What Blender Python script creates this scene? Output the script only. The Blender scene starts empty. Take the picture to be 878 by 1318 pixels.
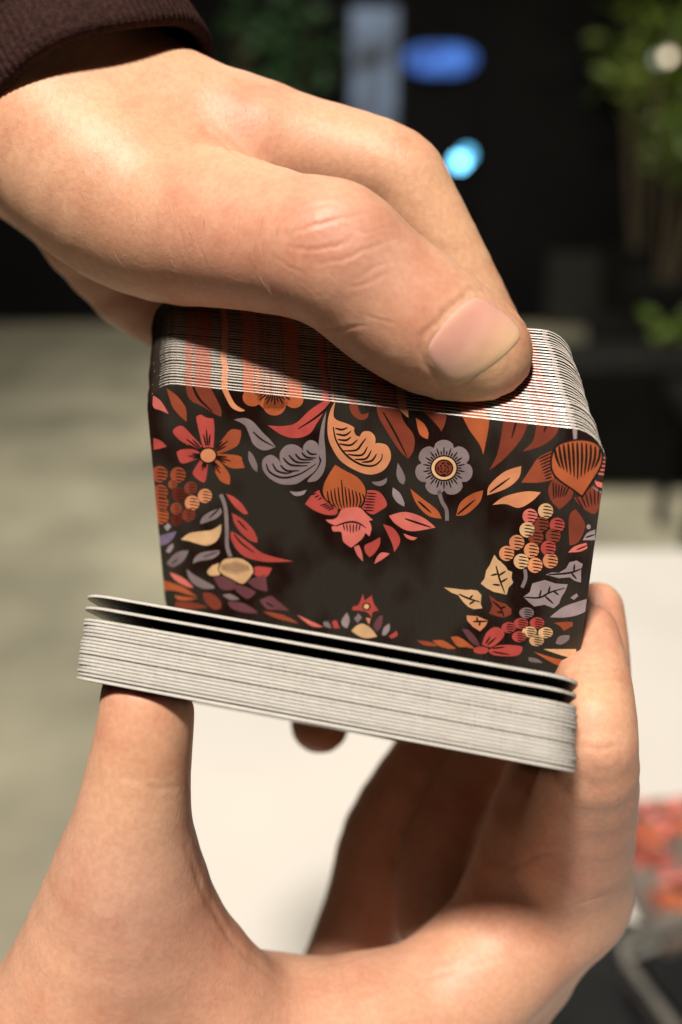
import bpy, bmesh, math, random
import numpy as np
from mathutils import Vector, Matrix

random.seed(7)
rng = np.random.default_rng(7)
S = bpy.context.scene

# ------------------------------------------------------------------ camera
PITCH = math.radians(25)
CAMZ = 1.35
cam_d = bpy.data.cameras.new('camera')
cam = bpy.data.objects.new('camera', cam_d)
S.collection.objects.link(cam)
cam.location = (0, 0, CAMZ)
cam.rotation_euler = (math.pi / 2 - PITCH, 0, 0)
cam_d.sensor_fit = 'VERTICAL'
cam_d.sensor_height = 24.0
cam_d.lens = 24.0 * 1300 / 1318
cam_d.clip_start = 0.01
cam_d.clip_end = 100
cam_d.dof.use_dof = True
cam_d.dof.focus_distance = 0.188
cam_d.dof.aperture_fstop = 4.7
S.camera = cam

# ------------------------------------------------------------------ world (dim night air) and exposure
world = bpy.data.worlds.new('World')
S.world = world
world.use_nodes = True
bg = world.node_tree.nodes['Background']
bg.inputs['Color'].default_value = (1.0, 0.80, 0.62, 1)
bg.inputs['Strength'].default_value = 0.007
S.view_settings.view_transform = 'Standard'
S.view_settings.look = 'None'
S.view_settings.exposure = 0
S.view_settings.gamma = 1

R3 = Matrix.Rotation(math.pi / 2 - PITCH, 3, 'X')
RN = np.array(R3)
CAMP = np.array([0, 0, CAMZ])


def W(p):
    """metres or millimetre point measured from the lens (x right, y down, z forward, mm) -> world metres"""
    p = np.asarray(p, float)
    q = p * np.array([1, -1, -1]) / 1000.0
    return q @ RN.T + CAMP


def WD(d):
    d = np.asarray(d, float)
    v = (d * np.array([1, -1, -1])) @ RN.T
    return v / np.linalg.norm(v)


F, CX, CY = 1300.0, 439.0, 659.0


def PT(px, py, z):
    return np.array([(px - CX) * z / F, (py - CY) * z / F, z], float)


def on_plane_z(px, py, zw):
    """where the sight line meets the horizontal plane z = zw (world)"""
    d = WD(PT(px, py, 1000.0))
    s = (zw - CAMZ) / d[2]
    return CAMP + d * s


def at_depth_y(px, py, yw):
    d = WD(PT(px, py, 1000.0))
    return CAMP + d * (yw / d[1])


HANDS = W(PT(439, 640, 195))


def area(name, pos, target, size, power, col, shape='DISK', spread=math.pi):
    l = bpy.data.lights.new(name, 'AREA')
    l.shape = shape
    l.size = size
    l.energy = power
    l.color = col
    l.spread = spread
    o = bpy.data.objects.new(name, l)
    S.collection.objects.link(o)
    o.location = pos
    o.rotation_euler = (Vector(target) - Vector(pos)).to_track_quat('-Z', 'Y').to_euler()
    return o


KEYDIR = WD((0.15, 0.66, 0.735))
area('ceiling_spot', HANDS - KEYDIR * 2.2, HANDS, 0.24, 110, (1.0, 0.90, 0.78))
area('added_front_fill', HANDS + WD((-0.35, -0.52, -0.80)) * 1.5, HANDS, 0.55, 0.7, (1.0, 0.86, 0.72))  # unseen fill light, added to lift the card front and the hands
area('added_floor_fill', (0.1, 2.9, 3.0), (0.1, 2.9, 0), 0.5, 56, (1.0, 0.94, 0.80), spread=math.radians(120))  # unseen light, added to brighten the floor towards the wall


# ------------------------------------------------------------------ helpers
def link(o, parent=None):
    S.collection.objects.link(o)
    if parent is not None:
        o.parent = parent
    return o


def tag(o, label=None, cat=None, group=None, kind=None):
    if label: o['label'] = label
    if cat: o['category'] = cat
    if group: o['group'] = group
    if kind: o['kind'] = kind
    return o


def mesh_np(name, verts, faces, mats=(), smooth=True):
    me = bpy.data.meshes.new(name)
    me.from_pydata([tuple(v) for v in verts], [], [tuple(f) for f in faces])
    for m in mats:
        me.materials.append(m)
    if smooth:
        me.polygons.foreach_set('use_smooth', [True] * len(me.polygons))
    me.update()
    return me


def bm_obj(name, bm, mats, parent=None, loc=None, smooth=False):
    me = bpy.data.meshes.new(name)
    bmesh.ops.recalc_face_normals(bm, faces=bm.faces)
    bm.to_mesh(me)
    bm.free()
    for m in (mats if isinstance(mats, (list, tuple)) else [mats]):
        me.materials.append(m)
    if smooth:
        me.polygons.foreach_set('use_smooth', [True] * len(me.polygons))
    o = bpy.data.objects.new(name, me)
    link(o, parent)
    if loc is not None:
        o.location = loc
    return o


def srgb(r, g, b):
    f = lambda c: (c / 255 / 12.92) if c / 255 <= 0.04045 else ((c / 255 + 0.055) / 1.055) ** 2.4
    return (f(r), f(g), f(b), 1.0)


class NT:
    def __init__(s, name):
        s.m = bpy.data.materials.new(name)
        s.m.use_nodes = True
        s.t = s.m.node_tree
        s.p = s.t.nodes['Principled BSDF']

    def n(s, kind, **kw):
        nd = s.t.nodes.new(kind)
        for k, v in kw.items():
            if k in nd.inputs:
                nd.inputs[k].default_value = v
            else:
                setattr(nd, k, v)
        return nd

    def l(s, a, b):
        s.t.links.new(a, b)

    def ramp(s, fac, stops):
        r = s.n('ShaderNodeValToRGB')
        e = r.color_ramp.elements
        e[0].position, e[0].color = stops[0]
        e[1].position, e[1].color = stops[-1]
        for p, c in stops[1:-1]:
            x = e.new(p)
            x.color = c
        s.l(fac, r.inputs[0])
        return r.outputs[0]

    def bump(s, h, strength, dist, normal=None):
        b = s.n('ShaderNodeBump')
        b.inputs['Strength'].default_value = strength
        b.inputs['Distance'].default_value = dist
        s.l(h, b.inputs['Height'])
        if normal is not None:
            s.l(normal, b.inputs['Normal'])
        return b.outputs[0]

    def mul(s, a, b, fac=1.0, mode='MULTIPLY'):
        m = s.n('ShaderNodeMix', data_type='RGBA', blend_type=mode)
        m.inputs['Factor'].default_value = fac
        for sock, v in ((m.inputs[6], a), (m.inputs[7], b)):
            if isinstance(v, tuple):
                sock.default_value = v
            else:
                s.l(v, sock)
        return m.outputs[2]


def noisy(name, c1, c2, scale, rough=0.6, bump=0.0, bdist=0.001, detail=4.0, spec=0.5):
    k = NT(name)
    tc = k.n('ShaderNodeTexCoord')
    nz = k.n('ShaderNodeTexNoise', Scale=scale, Detail=detail)
    k.l(tc.outputs['Object'], nz.inputs['Vector'])
    col = k.ramp(nz.outputs[0], [(0.3, c1), (0.7, c2)])
    k.l(col, k.p.inputs['Base Color'])
    k.p.inputs['Roughness'].default_value = rough
    k.p.inputs['Specular IOR Level'].default_value = spec
    if bump:
        k.l(k.bump(nz.outputs[0], bump, bdist), k.p.inputs['Normal'])
    return k.m


def emit(name, col, strength):
    k = NT(name)
    k.p.inputs['Base Color'].default_value = (0.02, 0.02, 0.02, 1)
    k.p.inputs['Emission Color'].default_value = col
    k.p.inputs['Emission Strength'].default_value = strength
    return k.m


# ------------------------------------------------------------------ materials
def skin_material():
    k = NT('skin')
    tc = k.n('ShaderNodeTexCoord')
    at = k.n('ShaderNodeAttribute', attribute_name='skin')
    n1 = k.n('ShaderNodeTexNoise', Scale=75.0, Detail=5.0, Roughness=0.6)
    k.l(tc.outputs['Object'], n1.inputs['Vector'])
    mott = k.ramp(n1.outputs[0], [(0.30, (0.86, 0.70, 0.66, 1)), (0.52, (1, 1, 1, 1)), (0.74, (1.05, 1.06, 1.02, 1))])
    c = k.mul(at.outputs['Color'], mott, 0.75)
    n2 = k.n('ShaderNodeTexNoise', Scale=900.0, Detail=3.0)
    k.l(tc.outputs['Object'], n2.inputs['Vector'])
    fine = k.ramp(n2.outputs[0], [(0.35, (0.90, 0.86, 0.84, 1)), (0.65, (1.04, 1.04, 1.04, 1))])
    c = k.mul(c, fine, 0.7)
    k.l(c, k.p.inputs['Base Color'])
    k.p.inputs['Subsurface Weight'].default_value = 0.55
    k.p.inputs['Subsurface Radius'].default_value = (1.0, 0.34, 0.18)
    k.p.inputs['Subsurface Scale'].default_value = 0.0022
    k.p.inputs['Specular IOR Level'].default_value = 0.42
    rr = k.n('ShaderNodeMapRange')
    rr.inputs['To Min'].default_value = 0.42
    rr.inputs['To Max'].default_value = 0.60
    k.l(n1.outputs[0], rr.inputs['Value'])
    k.l(rr.outputs[0], k.p.inputs['Roughness'])
    # skin relief: tiny diamond cells plus pores
    vo = k.n('ShaderNodeTexVoronoi', Scale=980.0, feature='DISTANCE_TO_EDGE')
    mp = k.n('ShaderNodeMapping')
    mp.inputs['Rotation'].default_value = (0.3, 0.5, 0.7)
    mp.inputs['Scale'].default_value = (1.0, 0.55, 0.8)
    dist = k.n('ShaderNodeMix', data_type='RGBA', blend_type='LINEAR_LIGHT')
    dist.inputs['Factor'].default_value = 0.0012
    k.l(tc.outputs['Object'], dist.inputs[6])
    k.l(n2.outputs[1], dist.inputs[7])
    k.l(dist.outputs[2], mp.inputs['Vector'])
    k.l(mp.outputs[0], vo.inputs['Vector'])
    b1 = k.bump(vo.outputs[0], 0.22, 0.0003)
    n3 = k.n('ShaderNodeTexNoise', Scale=330.0, Detail=6.0, Roughness=0.62)
    k.l(tc.outputs['Object'], n3.inputs['Vector'])
    b2 = k.bump(n3.outputs[0], 0.13, 0.0006, b1)
    ms = k.n('ShaderNodeMapping')
    ms.inputs['Rotation'].default_value = (0.0, 0.75, 0.0)
    ms.inputs['Scale'].default_value = (1.0, 0.22, 0.16)
    k.l(dist.outputs[2], ms.inputs['Vector'])
    n4 = k.n('ShaderNodeTexNoise', Scale=1500.0, Detail=3.0)
    k.l(ms.outputs[0], n4.inputs['Vector'])
    b2 = k.bump(n4.outputs[0], 0.10, 0.00035, b2)
    k.l(b2, k.p.inputs['Normal'])
    return k.m


M_skin = skin_material()


def nail_material():
    k = NT('nail')
    at = k.n('ShaderNodeAttribute', attribute_name='skin')
    tc = k.n('ShaderNodeTexCoord')
    nz = k.n('ShaderNodeTexNoise', Scale=260.0, Detail=3.0)
    k.l(tc.outputs['Object'], nz.inputs['Vector'])
    c = k.mul(at.outputs['Color'], k.ramp(nz.outputs[0], [(0.3, (0.93, 0.9, 0.9, 1)), (0.7, (1.03, 1.03, 1.03, 1))]), 0.6)
    k.l(c, k.p.inputs['Base Color'])
    k.p.inputs['Subsurface Weight'].default_value = 0.4
    k.p.inputs['Subsurface Radius'].default_value = (1.0, 0.4, 0.25)
    k.p.inputs['Subsurface Scale'].default_value = 0.0012
    k.p.inputs['Roughness'].default_value = 0.28
    k.l(k.bump(nz.outputs[0], 0.15, 0.0004), k.p.inputs['Normal'])
    return k.m


M_nail = nail_material()


def card_black():
    k = NT('card_black_painted_sheen')
    tc = k.n('ShaderNodeTexCoord')
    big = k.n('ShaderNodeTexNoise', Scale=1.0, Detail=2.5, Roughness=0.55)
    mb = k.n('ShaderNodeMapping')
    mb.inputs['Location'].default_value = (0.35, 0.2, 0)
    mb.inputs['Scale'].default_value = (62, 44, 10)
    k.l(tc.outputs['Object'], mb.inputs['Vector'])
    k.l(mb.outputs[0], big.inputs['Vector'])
    k.l(k.ramp(big.outputs[0], [(0.40, (0.014, 0.005, 0.004, 1)), (0.56, (0.034, 0.029, 0.023, 1))]), k.p.inputs['Base Color'])  # grey sheen and dark reddish reflections painted into the base colour as blotches
    mp = k.n('ShaderNodeMapping')
    mp.inputs['Scale'].default_value = (1700, 130, 200)
    k.l(tc.outputs['Object'], mp.inputs['Vector'])
    nz = k.n('ShaderNodeTexNoise', Scale=1.0, Detail=4.0)
    k.l(mp.outputs[0], nz.inputs['Vector'])
    rr = k.n('ShaderNodeMapRange')
    rr.inputs['To Min'].default_value = 0.20
    rr.inputs['To Max'].default_value = 0.36
    k.l(nz.outputs[0], rr.inputs['Value'])
    k.l(rr.outputs[0], k.p.inputs['Roughness'])
    k.p.inputs['Specular IOR Level'].default_value = 0.5
    k.l(k.bump(nz.outputs[0], 0.08, 0.0002), k.p.inputs['Normal'])
    return k.m


def ink_material():
    k = NT('printed_ink')
    at = k.n('ShaderNodeAttribute', attribute_name='ink')
    tc = k.n('ShaderNodeTexCoord')
    nz = k.n('ShaderNodeTexNoise', Scale=260.0, Detail=4.0)
    k.l(tc.outputs['Object'], nz.inputs['Vector'])
    c = k.mul(at.outputs['Color'], k.ramp(nz.outputs[0], [(0.3, (0.80, 0.72, 0.72, 1)), (0.7, (1.1, 1.08, 1.05, 1))]), 0.75)
    k.l(c, k.p.inputs['Base Color'])
    k.p.inputs['Roughness'].default_value = 0.42
    k.p.inputs['Specular IOR Level'].default_value = 0.35
    return k.m


def edge_material():
    k = NT('card_cut_edge')
    at = k.n('ShaderNodeAttribute', attribute_name='ink')
    tc = k.n('ShaderNodeTexCoord')
    oi = k.n('ShaderNodeObjectInfo')
    ad = k.n('ShaderNodeVectorMath', operation='ADD')
    k.l(tc.outputs['Object'], ad.inputs[0])
    k.l(oi.outputs['Random'], ad.inputs[1])
    nz = k.n('ShaderNodeTexNoise', Scale=520.0, Detail=3.0)
    k.l(ad.outputs[0], nz.inputs['Vector'])
    g = k.ramp(nz.outputs[0], [(0.3, (0.84, 0.82, 0.80, 1)), (0.7, (1.03, 1.03, 1.02, 1))])
    c = k.mul(at.outputs['Color'], g, 0.8)
    tn = k.n('ShaderNodeMapRange')
    tn.inputs['To Min'].default_value = 0.93
    tn.inputs['To Max'].default_value = 1.04
    k.l(oi.outputs['Random'], tn.inputs['Value'])
    c = k.mul(c, tn.outputs[0], 1.0)
    k.l(c, k.p.inputs['Base Color'])
    k.p.inputs['Roughness'].default_value = 0.75
    k.p.inputs['Specular IOR Level'].default_value = 0.25
    return k.m


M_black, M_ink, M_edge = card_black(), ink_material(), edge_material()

# ------------------------------------------------------------------ setting: floor, wall, table
WALLY = 5.25
M_floor = noisy('concrete_floor', srgb(112, 110, 96), srgb(164, 158, 138), 2.2, 0.7, 0.1, 0.01)
M_wall = noisy('dark_wall_paint', (0.0015, 0.0015, 0.0018, 1), (0.004, 0.004, 0.004, 1), 2.0, 0.7, spec=0.15)
bm = bmesh.new()
vs = [bm.verts.new(p) for p in ((-6, -1.5, 0), (6, -1.5, 0), (6, 9, 0), (-6, 9, 0))]
bm.faces.new(vs)
tag(bm_obj('floor', bm, M_floor), kind='structure')


def box_bm(bm, lo, hi, bevel=0.0, seg=2):
    r = bmesh.ops.create_cube(bm, size=1.0)
    lo, hi = np.array(lo, float), np.array(hi, float)
    for v in r['verts']:
        v.co = Vector((lo + hi) / 2 + np.array(v.co) * (hi - lo))
    if bevel:
        es = list({e for v in r['verts'] for e in v.link_edges})
        bmesh.ops.bevel(bm, geom=es, offset=bevel, segments=seg, profile=0.6, affect='EDGES', clamp_overlap=True)


bm = bmesh.new()
box_bm(bm, (-6, WALLY, 0), (6, WALLY + 0.2, 4))
tag(bm_obj('wall', bm, M_wall), kind='structure')

TZ = 0.74
M_table = noisy('white_table_laminate', (0.62, 0.60, 0.57, 1), (0.68, 0.655, 0.62, 1), 6.0, 0.62, 0.03, 0.002, spec=0.3)
far_y = on_plane_z(860, 706, TZ)[1]
left_x = on_plane_z(214, 900, TZ)[0]
table = bpy.data.objects.new('table', None)
link(table)
table.location = ((left_x + 1.0) / 2, far_y / 2, 0)
tag(table, 'white topped table under the two hands, boxes lying on its right side', 'table')


def child_box(name, lo, hi, mat, parent, bevel=0.002, seg=2):
    bm = bmesh.new()
    box_bm(bm, np.array(lo) - np.array(parent.location), np.array(hi) - np.array(parent.location), bevel, seg)
    return bm_obj(name, bm, mat, parent)


child_box('table_top', (left_x, -1.0, TZ - 0.035), (1.0, far_y, TZ), M_table, table, 0.006, 3)
M_leg = noisy('grey_table_leg', (0.10, 0.10, 0.10, 1), (0.14, 0.14, 0.14, 1), 5, 0.5)
for lx in (left_x + 0.08, 0.92):
    for ly in (-0.92, far_y - 0.08):
        child_box('table_leg', (lx - 0.025, ly - 0.025, 0), (lx + 0.025, ly + 0.025, TZ - 0.037), M_leg, table, 0.004)


# ------------------------------------------------------------------ card outline and printed art
CW, CH, CR, CT = 88.0, 57.0, 6.5, 0.60
t0 = np.array([-38.033, -25.506, 196.202])
av = np.array([84.384, 11.708, -22.05])
ah = av / np.linalg.norm(av)
bv = np.array([-0.31, 45.10, 23.384])
bh = bv - ah * (bv @ ah)
bh /= np.linalg.norm(bh)
nh = np.cross(ah, bh)          # away from the viewer


def to_card(px, py):
    """photo position -> (x, y) mm on the front card, origin at its centre, y up"""
    r = np.array([(px - CX) / F, (py - CY) / F, 1.0])
    s = (t0 @ nh) / (r @ nh)
    q = r * s - t0
    return (q @ ah - CW / 2, CH / 2 - q @ bh)


def rr_outline(w, h, r, nc=8, nx=150, ny=24):
    pts = []
    hx, hy = w / 2, h / 2
    for i in range(nx):
        pts.append((-hx + r + (w - 2 * r) * i / nx, hy))
    for i in range(nc):
        a = math.pi / 2 - (math.pi / 2) * i / nc
        pts.append((hx - r + r * math.cos(a), hy - r + r * math.sin(a)))
    for i in range(ny):
        pts.append((hx, hy - r - (h - 2 * r) * i / ny))
    for i in range(nc):
        a = -(math.pi / 2) * i / nc
        pts.append((hx - r + r * math.cos(a), -hy + r + r * math.sin(a)))
    for i in range(nx):
        pts.append((hx - r - (w - 2 * r) * i / nx, -hy))
    for i in range(nc):
        a = -math.pi / 2 - (math.pi / 2) * i / nc
        pts.append((-hx + r + r * math.cos(a), -hy + r + r * math.sin(a)))
    for i in range(ny):
        pts.append((-hx, -hy + r + (h - 2 * r) * i / ny))
    for i in range(nc):
        a = math.pi - (math.pi / 2) * i / nc
        pts.append((-hx + r + r * math.cos(a), hy - r + r * math.sin(a)))
    return pts      # clockwise from top-left


INK = dict(
    O=srgb(202, 108, 66), P=srgb(246, 168, 122), R=srgb(204, 88, 82), K=srgb(240, 132, 122),
    B=srgb(144, 70, 52), U=srgb(176, 90, 62), G=srgb(150, 136, 140), L=srgb(176, 162, 168),
    C=srgb(244, 202, 154), M=srgb(122, 76, 84), D=srgb(112, 46, 34), V=srgb(140, 126, 158),
    X=(0.014, 0.008, 0.007, 1.0))
TILES = {1: (180, 480, 5.4875), 2: (320, 480, 5.4875), 3: (460, 480, 5.4875), 4: (640, 500, 5.4875), 5: (180, 630, 5.4875),
         6: (380, 590, 5.4875), 7: (560, 620, 4.39), 8: (400, 730, 4.39), 9: (480, 380, 2.6606), 10: (480, 600, 2.744),
         11: (230, 720, 3.512), 12: (570, 500, 7.317), 13: (680, 640, 5.4917), 14: (180, 600, 2.744), 0: (0, 0, 1.0)}
shapes = []      # (layer, colour key, [(x, y) mm])


def smooth_closed(pts, sharp=None, n=5):
    """closed Catmull-Rom through pts; corners that turn sharply stay corners"""
    P = [np.array(p, float) for p in pts]
    N = len(P)
    corner = []
    for i in range(N):
        a, b = P[i] - P[i - 1], P[(i + 1) % N] - P[i]
        c = (a @ b) / (np.linalg.norm(a) * np.linalg.norm(b) + 1e-9)
        corner.append(c < 0.25)
    out = []
    for i in range(N):
        p0, p1, p2, p3 = P[i - 1], P[i], P[(i + 1) % N], P[(i + 2) % N]
        m1 = np.zeros(2) if corner[i] else (p2 - p0) / 2
        m2 = np.zeros(2) if corner[(i + 1) % N] else (p3 - p1) / 2
        if corner[i]: m1 = (p2 - p1) * 0.9 - m2 * 0.2
        if corner[(i + 1) % N]: m2 = (p2 - p1) * 0.9 - m1 * 0.2
        for j in range(n):
            t = j / n
            out.append((2*t**3-3*t**2+1)*p1 + (t**3-2*t**2+t)*m1 + (-2*t**3+3*t**2)*p2 + (t**3-t**2)*m2)
    return out


def tx(tile, pts):
    ox, oy, s = TILES[tile]
    return [(ox + x / s, oy + y / s) for x, y in pts]


def shp(tile, col, pts, layer=0, smooth=True):
    q = tx(tile, pts)
    if smooth: q = smooth_closed(q)
    shapes.append((layer, col, [to_card(*p) for p in q]))


def ell(tile, col, x, y, rx, ry, layer=0, rot=0.0, n=20):
    pts = []
    for i in range(n):
        a = 2 * math.pi * i / n
        u, v = rx * math.cos(a), ry * math.sin(a)
        pts.append((x + u * math.cos(rot) - v * math.sin(rot), y + u * math.sin(rot) + v * math.cos(rot)))
    shp(tile, col, pts, layer, False)


def stroke(tile, pts, w, col='X', layer=1, taper=True):
    """a tapered pen stroke along pts, w = full width in tile units"""
    P = [np.array(p, float) for p in pts]
    if len(P) == 2:
        P = [P[0], (P[0] + P[1]) / 2, P[1]]
    Q = []
    for i in range(len(P) - 1):      # resample smoothly
        p0, p1, p2, p3 = P[max(i - 1, 0)], P[i], P[i + 1], P[min(i + 2, len(P) - 1)]
        for j in range(4):
            t = j / 4
            Q.append((2*t**3-3*t**2+1)*p1 + (t**3-2*t**2+t)*(p2-p0)/2 + (-2*t**3+3*t**2)*p2 + (t**3-t**2)*(p3-p1)/2)
    Q.append(P[-1])
    L, Rr = [], []
    n = len(Q)
    for i, q in enumerate(Q):
        d = Q[min(i + 1, n - 1)] - Q[max(i - 1, 0)]
        d = d / (np.linalg.norm(d) + 1e-9)
        nn = np.array([-d[1], d[0]])
        t = i / (n - 1)
        k = (0.25 + 0.75 * math.sin(math.pi * min(1, 0.12 + t * 0.85))) if taper else 1.0
        L.append(q + nn * w * k / 2)
        Rr.append(q - nn * w * k / 2)
    shp(tile, col, L + Rr[::-1], layer, False)


def petal_lines(tile, c, tips, w, f0=0.25, f1=0.7, n=3, spread=0.13):
    for t in tips:
        d = np.array(t, float) - np.array(c, float)
        for k in range(n):
            a = (k - (n - 1) / 2) * spread
            e = np.array([d[0]*math.cos(a)-d[1]*math.sin(a), d[0]*math.sin(a)+d[1]*math.cos(a)])
            ff = f1 * (1.0 if k == n // 2 else 0.82)
            stroke(tile, [np.array(c) + e * f0, np.array(c) + e * ff], w)


def grape(tile, col, x, y, r, ry=None, n=4, slope=0.22, w=None):
    ry = ry or r
    ell(tile, col, x, y, r, ry)
    w = w or r * 0.17
    for k in range(n):
        v = (-0.62 + 1.30 * k / (n - 1)) * ry
        hw = r * math.sqrt(max(0.02, 1 - (v / ry) ** 2))
        stroke(tile, [(x - hw * 0.35, y + v - slope * hw * 0.35 + 0.05 * r), (x + hw * 0.3, y + v + slope * hw * 0.2), (x + hw * 1.05, y + v + slope * hw)], w)


# --- upper-left corner
shp(1, 'K', [(95, 160), (150, 200), (205, 290), (150, 265), (95, 240)])
shp(1, 'U', [(190, 110), (250, 150), (300, 205), (328, 260), (330, 345), (285, 305), (235, 245), (210, 180)])
shp(1, 'B', [(325, 60), (410, 50), (480, 80), (540, 180), (575, 260), (575, 310), (520, 285), (440, 235), (370, 200), (335, 150)])
stroke(1, [(368, 70), (395, 140), (430, 195), (515, 275)], 20)
shp(1, 'P', [(560, 70), (605, 80), (640, 160), (680, 225), (745, 265), (705, 272), (650, 245), (610, 180)])
for pts, c in (([(397, 310), (430, 295), (470, 315), (520, 322), (528, 400), (520, 530), (455, 530), (420, 420)], 'R'),
               ([(645, 400), (715, 405), (712, 460), (680, 520), (560, 568), (525, 545), (590, 460)], 'U'),
               ([(545, 570), (700, 585), (725, 625), (742, 670), (640, 670), (550, 605)], 'O'),
               ([(505, 640), (550, 610), (630, 710), (635, 790), (580, 770), (545, 725)], 'O'),
               ([(435, 615), (482, 630), (465, 760), (430, 765), (378, 720), (385, 680)], 'R'),
               ([(260, 560), (300, 540), (380, 540), (430, 568), (415, 600), (330, 635), (285, 630)], 'R'),
               ([(235, 420), (255, 385), (300, 375), (350, 420), (440, 520), (400, 535), (290, 480)], 'R')):
    shp(1, c, pts)
petal_lines(1, (483, 583), [(465, 310), (690, 430), (720, 640), (610, 770), (420, 740), (275, 590), (255, 410)], 13, 0.25, 0.68, 3, 0.15)
ell(1, 'X', 483, 583, 66, 60, 1)
ell(1, 'P', 483, 583, 54, 48, 2)
shp(1, 'G', [(665, 330), (740, 318), (800, 345), (868, 420), (920, 470), (960, 522), (900, 545), (850, 540), (800, 500), (775, 440), (740, 370)])
stroke(1, [(800, 415), (860, 470), (950, 520)], 13)
shp(1, 'G', [(768, 550), (800, 580), (830, 650), (828, 700), (795, 670), (768, 610)])
shp(1, 'R', [(95, 460), (150, 480), (190, 520), (140, 535), (98, 542)])
for x, y, r, c in ((140, 715, 58, 'U'), (270, 720, 55, 'U'), (360, 813, 46, 'B'), (232, 787, 32, 'U')):
    grape(1, c, x, y, r)
for x, y, r, c in ((145, 20, 54, 'U'), (275, 35, 50, 'D'), (460, 45, 50, 'P'), (370, 95, 52, 'P'), (148, 98, 56, 'U'), (257, 135, 42, 'U'),
                   (345, 180, 48, 'B'), (150, 188, 56, 'O'), (260, 217, 42, 'D')):
    grape(5, c, x, y, r)
# --- left spray
stroke(5, [(572, 35), (605, 130), (615, 280), (617, 400), (642, 478)], 27, 'G', 0, False)
for pts in ([(610, 30), (660, 50), (720, 100), (765, 170), (735, 172), (680, 130), (640, 80)],
            [(650, 165), (720, 205), (790, 270), (828, 340), (828, 375), (780, 360), (720, 310), (670, 240)],
            [(645, 295), (700, 325), (780, 385), (880, 455), (1086, 508), (900, 512), (760, 482), (690, 430), (645, 350)]):
    shp(5, 'R', pts)
stroke(5, [(690, 215), (760, 290)], 12)
stroke(5, [(665, 315), (720, 380), (810, 445)], 13)
shp(5, 'G', [(425, 245), (440, 200), (490, 160), (570, 130), (578, 165), (540, 205), (470, 232)])
stroke(5, [(490, 200), (530, 165), (565, 128)], 12)
shp(5, 'C', [(290, 355), (350, 310), (440, 295), (510, 285), (575, 245), (570, 310), (535, 370), (470, 395), (400, 380), (340, 362)])
shp(5, 'G', [(375, 525), (390, 480), (440, 445), (560, 428), (560, 455), (510, 490), (420, 505)])
stroke(5, [(450, 475), (555, 440)], 9)
shp(5, 'G', [(190, 520), (240, 460), (290, 435), (345, 430), (325, 480), (290, 520), (230, 548)])
stroke(5, [(225, 525), (270, 490)], 9)
shp(5, 'V', [(115, 335), (200, 310), (260, 295), (235, 345), (190, 385), (118, 400)])
shp(5, 'L', [(170, 265), (200, 235), (222, 262), (195, 295)])
shp(5, 'L', [(185, 440), (205, 400), (235, 380), (238, 410), (210, 450)])
shp(5, 'G', [(330, 560), (380, 600), (450, 640), (520, 680), (525, 700), (450, 700), (385, 670), (345, 620)])
shp(5, 'K', [(210, 585), (280, 610), (340, 650), (380, 695), (330, 685), (250, 640)])
shp(5, 'O', [(160, 640), (230, 660), (310, 690), (370, 730), (410, 760), (330, 740), (250, 715), (170, 712)])
shp(5, 'O', [(245, 745), (330, 760), (410, 768), (350, 782), (270, 778)])
shp(5, 'B', [(445, 730), (510, 735), (570, 790), (575, 840), (520, 845), (460, 790)])
shp(5, 'B', [(250, 790), (380, 800), (480, 830), (360, 850), (250, 835)])
shp(5, 'G', [(585, 745), (640, 738), (705, 775), (640, 780)])
shp(5, 'M', [(620, 790), (720, 800), (800, 840), (835, 875), (740, 870), (650, 840)])
for pts, c in (([(520, 620), (600, 612), (670, 650), (680, 690), (640, 712), (570, 700)], 'M'),
               ([(690, 670), (760, 690), (822, 725), (765, 772), (700, 735), (675, 705)], 'M'),
               ([(755, 650), (820, 620), (890, 600), (902, 720), (820, 700)], 'M'),
               ([(820, 545), (935, 555), (900, 612), (840, 618), (800, 590)], 'R'),
               ([(475, 580), (510, 540), (560, 520), (565, 605), (500, 608)], 'C')):
    shp(5, c, pts)
shp(5, 'X', [(552, 560), (580, 490), (650, 475), (725, 482), (790, 525), (812, 575), (800, 608), (732, 675), (650, 640), (585, 606)], 1)
shp(5, 'C', [(560, 560), (590, 500), (650, 485), (720, 490), (780, 530), (802, 575), (790, 602), (730, 665), (650, 630), (590, 600)], 2)
for k in range(11):
    x = 585 + k * 18
    stroke(5, [(x - 6, 505 + abs(k - 5) * 5), (x + 6, 575 + (5 - abs(k - 5)) * 6)], 8, 'X', 3)
# --- top flower, red leaf, plumes
for x, y, r in ((28, 172, 70), (183, 228, 80), (322, 188, 66), (175, 160, 120)):
    ell(2, 'O', x, y, r, r * 0.92)
for k in range(15):
    a = math.radians(8 + k * 11.7)
    c0 = np.array([185, 105])
    e = np.array([math.cos(a), math.sin(a) * 0.85])
    stroke(2, [c0 + e * 60, c0 + e * (150 if k % 2 else 125)], 12)
ell(2, 'X', 185, 108, 86, 50, 2)
ell(2, 'G', 185, 108, 75, 40, 3)
shp(2, 'R', [(135, 370), (250, 375), (340, 350), (430, 265), (530, 200), (605, 178), (540, 265), (480, 360), (430, 430), (340, 460), (240, 440)])
stroke(2, [(600, 180), (545, 255), (460, 325), (350, 395)], 16)
shp(2, 'G', [(95, 640), (110, 600), (160, 578), (210, 610), (230, 650), (220, 570), (260, 515), (320, 505), (370, 530), (385, 560), (390, 510), (430, 475),
             (480, 490), (500, 540), (497, 600), (500, 630), (470, 690), (400, 745), (330, 785), (230, 785), (150, 745), (105, 690)])
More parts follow.
